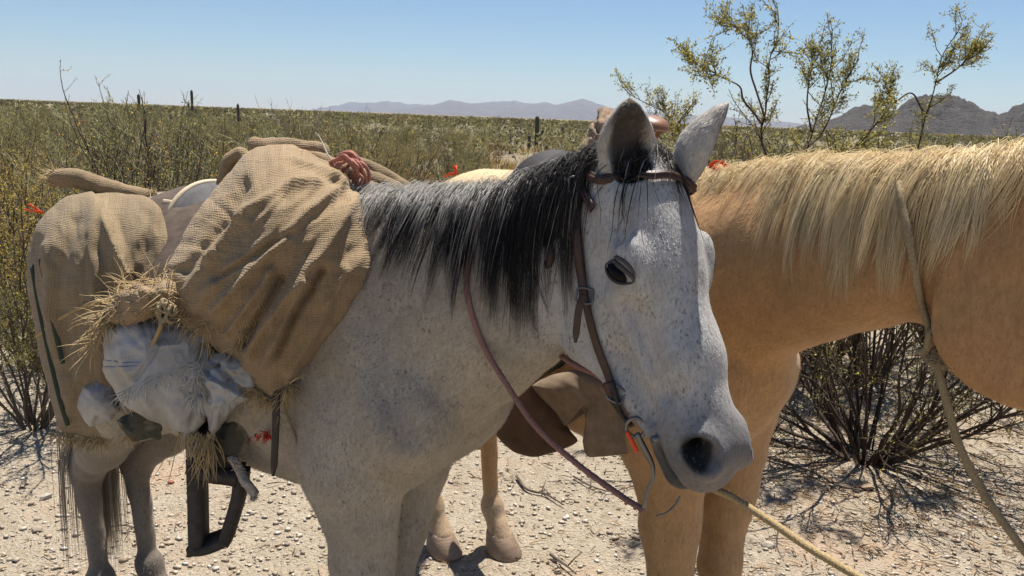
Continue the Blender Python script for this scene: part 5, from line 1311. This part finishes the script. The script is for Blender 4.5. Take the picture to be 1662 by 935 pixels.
while cnt < 285 and tries < 20000:
    tries += 1
    Yv = 5.8*(46/5.8)**r.random(); px = r.uniform(-120, 1780)
    if r.random() > density(px, Yv): continue
    x = (px-CX)/FPX*Yv
    if any((x-a)**2+(Yv-b)**2 < (.55+.012*Yv)**2 for a, b in placed): continue
    placed.append((x, Yv)); cnt += 1
    k = r.random(); g = fbm(np.array([[x*.12, Yv*.12, 0]]), 1, 2, 3)[0]
    s_ = r.uniform(.55, .92)+(.28 if r.random() < .18 else 0)+(.08 if px < 640 else 0)
    if 780 < px < 1110 or (px > 1110 and k < .3): ms, nm, lb, ct, gp = PD[r.integers(0, 2)], 'dry_bush', 'dry brownish bush in the open scrub beyond the horses', 'bush', 'dry bushes beyond the horses'; s_ *= .8
    elif k < .48+.3*g: ms, nm, lb, ct, gp = PB[r.integers(0, 4)], 'green_shrub', 'feathery green desert shrub in the scrub thicket behind the horses', 'shrub', 'green shrubs behind the horses'
    elif k < .93: ms, nm, lb, ct, gp = PC[r.integers(0, 4)], 'creosote_bush', 'olive creosote bush in the scrub thicket behind the horses', 'bush', 'creosote bushes behind the horses'
    else: s_ *= .8; ms, nm, lb, ct, gp = PX[r.integers(0, 2)], 'dead_bush', 'bare grey dead bush standing in the scrub thicket', 'bush', 'dead bushes in the thicket'
    where = 'behind the rear burlap sack' if px < 330 else 'behind the big burlap sack' if px < 640 else 'beyond the grey horse\'s neck' if px < 1110 else 'beyond the palomino\'s back'
    dist = 'close' if Yv < 10 else 'midway off' if Yv < 22 else 'far off'
    lb = {'dry_bush': 'dry brownish bush', 'green_shrub': 'feathery green shrub', 'creosote_bush': 'olive creosote bush', 'dead_bush': 'bare dead bush'}[nm]+' '+dist+' in the scrub '+where
    plant(nm, ms, (x, Yv, 0), r.uniform(0, 6.28), s_, lb, ct, gp+', '+dist+', '+where)
plant('dead_bush', PX[0], tuple(atZ(275, 330)), 1.0, 1.15, 'large bare grey dead bush behind the burlap packs', 'bush')
plant('dead_tree', PX[1], (atY(482, 160, 22)[0], 22, 0), 2.0, 1.6, 'thin leafless grey tree rising above the scrub left of centre', 'tree')
# scrub carpet to the horizon
def far_scrub(n, seed):
    r = np.random.default_rng(seed); Yv = 30*(900/30)**(r.random(n)**.75); px = r.uniform(-200, 1860, n); X = (px-CX)/FPX*Yv
    keep = fbm(np.stack([X*.05, Yv*.035, 0*X], 1), 1, 3, 21)+.35*fbm(np.stack([X*.3, Yv*.2, 0*X], 1), 1, 2, 22) > -.12*(Yv > 0)
    X, Yv = X[keep], Yv[keep]; n = len(X)
    k = 40; P = np.repeat(np.stack([X, Yv, 0*X], 1), k, axis=0); N = len(P); bs = r.uniform(.45, 1.0, n)+.8*(r.random(n) < .12); sz = np.repeat(bs*.95, k); hh = np.repeat(np.clip(bs*1.1, .45, 1.35), k)
    q = r.normal(0, 1, (N, 3)); q /= np.linalg.norm(q, axis=1, keepdims=True); q *= r.random((N, 1))**.4
    P = P+np.stack([q[:, 0]*sz, q[:, 1]*sz, (q[:, 2]*.5+.5)*hh], 1); s_ = r.uniform(.06, .17, (N, 1))*np.repeat(np.clip(Yv/60, 1, 3), k)[:, None]
    a = r.normal(0, 1, (N, 3)); a[:, 2] += .8; a /= np.linalg.norm(a, axis=1, keepdims=True); b = np.cross(a, r.normal(0, 1, (N, 3))); b /= np.linalg.norm(b, axis=1, keepdims=True)
    V = np.stack([P-b*s_*.4, P+b*s_*.4, P+a*s_*1.4], 1).reshape(-1, 3)
    base = np.array([(.19, .17, .11), (.26, .225, .135), (.30, .225, .16), (.11, .11, .075), (.22, .19, .125), (.31, .28, .15)])[r.integers(0, 6, n)]*r.uniform(.75, 1.25, (n, 1))
    me = mesh_np('far_scrub', V, np.arange(3*N).reshape(-1, 3)); set_color(me, 'Col', np.repeat(np.repeat(base, k, axis=0)*r.uniform(.8, 1.2, (N, 1)), 3, axis=0)); return me
def tufts(n, seed):
    r = np.random.default_rng(seed); Yv = 5.6*(42/5.6)**(r.random(n)**.8); px = r.uniform(-150, 1810, n); keep = ~((px > 640) & (Yv < 8)) & (fbm(np.stack([(px-CX)/FPX*Yv*.35, Yv*.3, 0*px], 1), 1, 3, 31) > -.1); Yv, px = Yv[keep], px[keep]; n = len(px); X = (px-CX)/FPX*Yv
    k = 16; P = np.repeat(np.stack([X, Yv, 0*X], 1), k, axis=0); N = len(P); P[:, :2] += r.normal(0, .09, (N, 2))
    D = np.stack([r.normal(0, .45, N), r.normal(0, .45, N), np.ones(N)], 1); D /= np.linalg.norm(D, axis=1, keepdims=True); L = np.repeat(r.uniform(.12, .45, n), k)*r.uniform(.5, 1.1, N); s_ = np.cross(D, r.normal(0, 1, (N, 3))); s_ /= np.linalg.norm(s_, axis=1, keepdims=True)
    w = (.003+.0012*np.repeat(Yv, k)*.25)[:, None]; V = np.stack([P-s_*w, P+s_*w, P+D*L[:, None]], 1).reshape(-1, 3)
    base = np.array([(.30, .24, .13), (.22, .20, .10), (.17, .17, .075), (.24, .17, .10), (.15, .12, .08)])[r.integers(0, 5, n)]
    me = mesh_np('dry_ground_cover', V, np.arange(3*N).reshape(-1, 3)); set_color(me, 'Col', np.repeat(np.repeat(base, k, axis=0)*r.uniform(.7, 1.25, (N, 1)), 3, axis=0)); return me
gc = link('dry_ground_cover', tufts(7000, 71), 'leaf'); tag(gc, 'dry low weeds and grass between the desert bushes', 'weeds', kind='stuff')
fs = link('far_scrub', far_scrub(6500, 61), 'leaf'); tag(fs, 'distant olive scrub covering the plain up to the horizon', 'scrub', kind='stuff')
# ---- saguaros
t = NT('cactus'); v = t.coord(); n = t.noise(3, 4, .6, v); t.p(Base_Color=t.ramp(n, [(.3, (.055, .06, .040)), (.7, (.10, .10, .07))]), Roughness=.8)
def column(name, P, rad, parent, loc):
    P = catmull(P, 24); n = len(P); seg = 36; T, N, B = frames(P); th = np.linspace(0, 2*math.pi, seg, endpoint=False)
    tt = np.linspace(0, 1, n); rr = rad*np.where(tt > .93, np.sqrt(np.clip(1-((tt-.93)/.075)**2, .02, 1)), 1)*(1-.12*(1-tt))
    R_ = rr[:, None]*(1+.10*np.cos(12*th)[None]); V = (P[:, None]+R_[..., None]*(np.cos(th)[None, :, None]*N[:, None]+np.sin(th)[None, :, None]*B[:, None])).reshape(-1, 3)
    V = np.vstack([V, P[-1:]]); i = np.arange(n-1)[:, None]*seg; j = np.arange(seg)[None]; k = (j+1) % seg
    F = np.stack([i+j, i+k, i+seg+k, i+seg+j], -1).reshape(-1, 4); jj = np.arange(seg); F = np.vstack([F, np.stack([np.full(seg, n*seg), (n-1)*seg+jj, (n-1)*seg+(jj+1) % seg, (n-1)*seg+(jj+1) % seg], -1)])
    return link(name, quads_to_mesh(name, V, F), 'cactus', parent, True)
for px, top_, base_, w, arms, lb in ((227, 153, 196, 5.5, [], 'single saguaro column standing farthest left above the scrub'), (313, 146, 202, 5, [(-1, .42, .62), (1, .30, .42)], 'tallest saguaro with an arm at left, above the left scrub'), (278, 184, 220, 4.5, [(-1, .25, .45)], 'short saguaro with a low arm between the two taller left ones'),
        (388, 168, 236, 5, [], 'slim lone saguaro right of the armed one, above the packs'), (870, 188, 241, 8, [(1, .42, .52)], 'saguaro with a stub arm left of the grey horse\'s ears'), (858, 219, 243, 6, [], 'short thick saguaro beside the stub-armed one'), (786, 228, 244, 4, [], 'tiny saguaro, left one of the small pair in the clearing'),
        (797, 224, 244, 3.5, [], 'tiny saguaro, right one of the small pair in the clearing'), (912, 205, 229, 4, [], 'small far saguaro just right of the stub-armed one'), (252, 181, 202, 3.5, [], 'small distant saguaro, left of a close pair in the left scrub'), (262, 184, 203, 3.5, [], 'small distant saguaro, right of a close pair in the left scrub')):
    g = atZ(px, base_); Yv = g[1]; hgt = atY(px, top_, Yv)[2]; rad_ = w/FPX*Yv*.40
    o = empty('saguaro_cactus', (g[0], Yv, 0)); column('trunk', np.array([[0, 0, -.05], [.01, 0, hgt*.5], [0, 0, hgt]]), rad_, o, None)
    for sd, z0, z1 in arms:
        column('arm', np.array([[0, 0, hgt*z0], [sd*rad_*2.2, 0, hgt*z0+rad_*.3], [sd*rad_*2.9, 0, hgt*z0+rad_*1.6], [sd*rad_*2.9, 0, hgt*z1+rad_]]), rad_*.7, o, None)
    tag(o, lb, 'cactus', 'saguaros in the distance')
# ---- cholla
def cholla(seed, h):
    r = np.random.default_rng(seed); segs = [(np.array([0, 0, 0.]), np.array([.02, 0, h*.45]), .028)]; tips = [segs[0][1]]; parts = []
    for lv in range(4):
        nt = []
        for p in tips:
            for q in range(r.integers(2, 4)):
                d = unit(r.normal(0, 1, 3)+np.array([0, 0, .5])); e = p+d*h*r.uniform(.12, .2); segs.append((p, e, .026)); nt.append(e)
        tips = nt[:26]
    body = join([tube(np.array([a, (a+b)/2+r.normal(0, .004, 3), b]), [rr*.8, rr, rr*.6], 8) for a, b, rr in segs])
    me = quads_to_mesh('joints', *body)
    sp = []; 
    for a, b, rr in segs[1:]:
        m = 70; f_ = r.random((m, 1)); p = a*(1-f_)+b*f_; d = r.normal(0, 1, (m, 3)); d /= np.linalg.norm(d, axis=1, keepdims=True); p = p+d*rr*.8; s_ = np.cross(d, [.3, .5, .8]); s_ /= np.linalg.norm(s_, axis=1, keepdims=True)
        sp.append(np.stack([p-s_*.0012, p+s_*.0012, p+d*.022], 1).reshape(-1, 3))
    V = np.vstack(sp); m2 = mesh_np('spines', V, np.arange(len(V)).reshape(-1, 3)); set_color(m2, 'Col', np.tile([.55, .52, .30], (len(V), 1))); return me, m2
simple_mat('cholla_skin', (.16, .17, .085), .85, .3, 40, .4, .003)
for px, py, Yv, h_, lb in ((222, 258, 7.2, 1.15, 'pale spiny cholla cactus in the scrub behind the left pack'), (1225, 0, 0, 0, None)):
    if lb is None: continue
    a, b = cholla(3, h_); o = empty('cholla_cactus', (atY(px, py, Yv)[0], Yv, 0)); link('joints', a, 'cholla_skin', o, True); link('spines', b, 'twig', o); tag(o, lb, 'cactus')
# ---- the big creosote bush behind the palomino
r = np.random.default_rng(15)
hb = atZ(1400, 742); Yb = hb[1]
hero = empty('creosote_bush', tuple(hb))
paths = [[(1385, 735, 0), (1335, 560, -.1), (1285, 360, -.15), (1240, 235, -.2), (1243, 185, -.2), (1252, 110, -.2), (1262, 60, -.2), (1258, 5, -.2)],
         [(1238, 205, -.2), (1208, 165, -.25), (1200, 140, -.25), (1160, 118, -.28), (1125, 100, -.3)], [(1243, 200, -.2), (1222, 130, -.12), (1225, 90, -.1), (1205, 50, -.1), (1170, 40, -.1)],
         [(1395, 735, 0), (1360, 560, .15), (1315, 330, .2), (1303, 265, .2), (1325, 200, .2), (1345, 130, .2), (1350, 55, .2)], [(1310, 240, .2), (1335, 215, .25), (1365, 150, .3), (1395, 95, .3)], [(1318, 215, .2), (1310, 150, .15), (1325, 100, .15)],
         [(1405, 735, 0), (1400, 560, -.2), (1345, 320, -.25), (1362, 265, -.25), (1400, 225, -.25), (1425, 190, -.25)],
         [(1415, 735, 0), (1450, 560, .1), (1480, 300, .2), (1495, 220, .2), (1518, 140, .2), (1530, 90, .2), (1555, 50, .2)], [(1505, 190, .2), (1480, 150, .25), (1450, 165, .3), (1440, 140, .3)], [(1520, 130, .2), (1560, 105, .25), (1572, 90, .25)],
         [(1380, 735, 0), (1300, 560, .2), (1180, 300, .3), (1100, 215, .35), (1130, 160, .35)], [(1375, 735, 0), (1290, 520, .4), (1110, 250, .5), (1085, 190, .5), (1020, 150, .5)]]
HG = []
for pth in paths:
    P = np.array([atY(a, b, Yb+c) for a, b, c in pth]); P = catmull(P, 22); P += np.stack([fbm(P, 5, 3, 7), 0*P[:, 0], fbm(P, 5, 3, 8)], 1)*.02; HG.append(P-hb)
HG = np.stack(HG)
n1 = 38; a = r.uniform(0, 6.28, n1); e = r.uniform(.25, 1.5, n1); D = np.stack([np.cos(a)*e, np.sin(a)*e*.8, np.ones(n1)*.9], 1); D /= np.linalg.norm(D, axis=1, keepdims=True)
G1 = walk(np.stack([np.cos(a)*.10, np.sin(a)*.10, 0*a], 1), D, r.uniform(.6, 1.35, n1), 21, .09, .0, r)
G2h = side_shoots(HG, 16, .14, 6, .14, .12, r, .45, .6); G3h = side_shoots(G2h, 6, .065, 4, .18, .10, r, .2, .8)
G2 = side_shoots(G1, 8, .34, 6, .15, .06, r, .25, .6); G3 = side_shoots(G2, 4, .14, 4, .18, .08, r, .2, .7)
dk = (.055, .045, .038)
for nm, me in zip(('stems', 'leaves'), (stems_mesh('stems', [(HG, .0058, .0020), (G1, .0115, .004), (G2h, .0024, .0012), (G2, .004, .002), (G3h, .0011, .0007), (G3, .002, .0012)], [dk, dk, dk, dk, (.09, .08, .05), (.09, .075, .055)], r),
        leaf_mesh('leaves', [leaves_on(G3h, 14, .0115, r, CREO_D, .05, .55, .007), leaves_on(G2h, 10, .011, r, CREO_D, .40, .55, .008), leaves_on(G3, 5, .012, r, CREO_D, .3, .5), leaves_on(G2, 3, .012, r, CREO_D, .6, .5)]))):
    c = bpy.data.objects.new(nm, me); col.objects.link(c); c.parent = hero
tag(hero, 'tall creosote bush with dark bare stems behind the palomino\'s neck', 'bush')
for bi, (px, py, Yv, s_, q) in enumerate(sorted(((1090, 290, 6.5, .95, 0), (1175, 330, 7.2, 1.1, 2), (1560, 380, 5.6, .9, 1), (1640, 420, 5.2, .8, 3), (1330, 330, 7.8, 1.1, 1), (1205, 300, 5.2, 1.18, 10), (1290, 300, 4.9, 1.05, 11), (1375, 300, 5.4, 1.15, 10), (1455, 300, 5.0, 1.0, 11), (1565, 300, 5.6, 1.1, 10)))):
    plant('creosote_bush', PC[q] if q < 10 else PN[q-10], (atY(px, py, Yv)[0], Yv, 0), r.uniform(0, 6), s_, ('first', 'second', 'third', 'fourth', 'fifth', 'sixth', 'seventh', 'eighth', 'ninth', 'tenth')[bi]+' from the left of the ten low creosote bushes behind the palomino', 'bush', 'bushes behind the palomino')
# ---- fallen twigs and litter
simple_mat('dead_wood', (.11, .085, .065), .9, .4, 60, .5, .002)
def twig(ln, rad, lb, forks=2):
    P = np.array([atZ(a, b, .008) for a, b in ln]); P = catmull(P, 26); P[:, 2] += .006+.006*np.abs(fbm(P, 8, 2, 5)); parts = [tube(P, np.linspace(rad, rad*.45, 26), 7)]
    for q in range(forks):
        i = r.integers(6, 20); d = unit(np.array([r.normal(), r.normal(), .25])); parts.append(tube(np.array([P[i], P[i]+d*.04, P[i]+d*.08+np.array([0, 0, -.01])]), [rad*.5, rad*.4, rad*.25], 6))
    o = link('twig', quads_to_mesh('twig', *join(parts)), 'dead_wood', None, True); tag(o, lb, 'twig', 'fallen twigs')
twig([(838, 776), (855, 796), (885, 805), (915, 822)], .0065, 'crooked dark twig on the gravel below the hanging leather flaps')
twig([(893, 902), (915, 918), (935, 934)], .006, 'dark twig on the gravel at the bottom edge right of the far hooves')
twig([(930, 775), (960, 792), (992, 800), (1030, 790)], .004, 'thin pale twig lying under the pink rein')
twig([(415, 740), (440, 748), (470, 745)], .005, 'short twig on the gravel behind the stirrup')
twig([(180, 858), (205, 856), (232, 864)], .004, 'thin curved twig between the grey horse\'s hind legs')
twig([(1250, 745), (1310, 765), (1360, 790), (1400, 800)], .008, 'long dead branch under the tall creosote bush', 4)
twig([(1330, 700), (1400, 745), (1480, 770), (1560, 800)], .010, 'dead grey branch fallen across the base of the tall creosote', 5)
twig([(1560, 640), (1610, 660), (1660, 700)], .007, 'bare curved branch at the right edge under the palomino\'s jaw', 4)
def litter(n, seed):
    r = np.random.default_rng(seed); m = int(n*.6)
    c = atZ(1430, 770); X = np.concatenate([r.normal(c[0], .7, m), r.uniform(-2.6, 2.6, n-m)]); Yv = np.concatenate([r.normal(c[1]-.1, .55, m), r.uniform(1.9, 6, n-m)])
    L = r.uniform(.012, .07, n)*np.where(np.arange(n) < m, 1.3, .8); a = r.uniform(0, 6.28, n); d = np.stack([np.cos(a), np.sin(a), r.normal(0, .12, n)], 1); P = np.stack([X, Yv, ground_z(X, Yv)+.008], 1)
    G = np.stack([P-d*L[:, None]*.5, P+np.array([0, 0, .004]), P+d*L[:, None]*.5], 1); cc = np.array([(.10, .08, .06), (.20, .15, .10), (.34, .27, .18), (.06, .05, .04)])[r.integers(0, 4, n)]
    return strands_mesh('plant_litter', G, r.uniform(.0008, .0028, n), np.repeat(cc[:, None], 3, axis=1))
lt = link('plant_litter', litter(5200, 19), 'twig', ground); lt['kind'] = 'stuff'
# ---- mountains
def range_mesh(name, prof, D, depth, mat, seed, rough, n=220, rows=30):
    prof = np.array(prof, float); px = np.linspace(prof[0, 0], prof[-1, 0], n); py = np.interp(px, prof[:, 0], prof[:, 1])
    py += fbm(np.stack([px/9, 0*px, 0*px], 1), 1, 5, seed)*(3.0 if D < 5000 else 2.2)
    Cr = np.array([atY(a, b, D) for a, b in zip(px, py)]); Cr[:, 2] = np.maximum(Cr[:, 2], 1)
    vv = np.linspace(-1, 1, rows); V = []
    for v_ in vv:
        Z = Cr[:, 2]*np.clip(1-abs(v_)**1.05, 0, 1); P = np.stack([Cr[:, 0]*(D+v_*depth)/D, np.full(n, D+v_*depth), Z], 1)
        rg = 1-2*np.abs(fbm(P, rough, 4, seed+1)); P[:, 2] += rg*Cr[:, 2]*(.55 if D < 5000 else .34)*(1-(1-abs(v_))**3)*(1-abs(v_)**4)-2*(abs(v_) > .99); V.append(P)
    V = np.array(V).reshape(-1, 3); i = np.arange(rows-1)[:, None]*n; j = np.arange(n-1)[None]
    F = np.stack([i+j, i+j+1, i+n+j+1, i+n+j], -1).reshape(-1, 4); o = link(name, mesh_np(name, V, F), mat, None, True); return o
t = NT('mountain_rock'); v = t.coord(); n = t.noise(.004, 6, .65, v); t.p(Base_Color=t.ramp(n, [(.3, (.07, .058, .05)), (.7, (.13, .105, .085))]), Roughness=1.0); t.bump(n, .8, 60)
t = NT('hill_rock'); v = t.coord(); n = t.noise(.02, 6, .65, v); n2 = t.noise(.12, 4, .6, v); t.p(Base_Color=t.mix(t.math('MULTIPLY', n2, .6), t.ramp(n, [(.3, (.030, .025, .022)), (.7, (.085, .066, .054))]), (.035, .032, .024)), Roughness=1.0); t.bump(t.math('ADD', n, n2), .9, 12)
far1 = range_mesh('mountain_range', [(610, 181), (650, 177), (680, 173), (700, 171), (730, 162), (765, 168), (800, 169), (850, 172), (880, 166), (905, 170), (945, 160), (975, 170), (1000, 177), (1050, 182), (1110, 186), (1160, 188), (1210, 193), (1300, 200), (1420, 207)], 22000, 3000, 'mountain_rock', 4, .0009)
tag(far1, kind='structure')
far2 = range_mesh('mountain_range', [(505, 177), (540, 172), (570, 166), (600, 167), (630, 164), (660, 169), (720, 172), (790, 166), (830, 163), (870, 168), (920, 172), (1100, 186), (1250, 196)], 28000, 1900, 'mountain_rock', 9, .0007)
tag(far2, kind='structure')
hill = range_mesh('hill', [(1290, 206), (1330, 200), (1365, 188), (1400, 172), (1425, 174), (1448, 184), (1475, 166), (1500, 160), (1535, 159), (1570, 167), (1600, 183), (1622, 190), (1645, 178), (1680, 165), (1740, 160), (1800, 175), (1900, 222)], 2600, 500, 'hill_rock', 14, .010, 420, 60)
tag(hill, kind='structure')
# ---- haze
bm = bmesh.new(); bmesh.ops.create_cube(bm, size=1.0); me = bpy.data.meshes.new('haze'); bm.to_mesh(me); bm.free()
hz = bpy.data.objects.new('haze', me); col.objects.link(hz); hz.scale = (62000, 62000, 700); hz.location = (0, 0, 700/2-4); hz['kind'] = 'stuff'
m = bpy.data.materials.new('haze_air'); m.use_nodes = True; nt = m.node_tree; nt.nodes.clear(); om = nt.nodes.new('ShaderNodeOutputMaterial'); pv = nt.nodes.new('ShaderNodeVolumePrincipled')
pv.inputs['Color'].default_value = (.70, .81, 1.0, 1); pv.inputs['Density'].default_value = 2.7e-5; pv.inputs['Anisotropy'].default_value = .0
nt.links.new(pv.outputs[0], om.inputs['Volume']); me.materials.append(m)
print('setting', time.time()-T0)
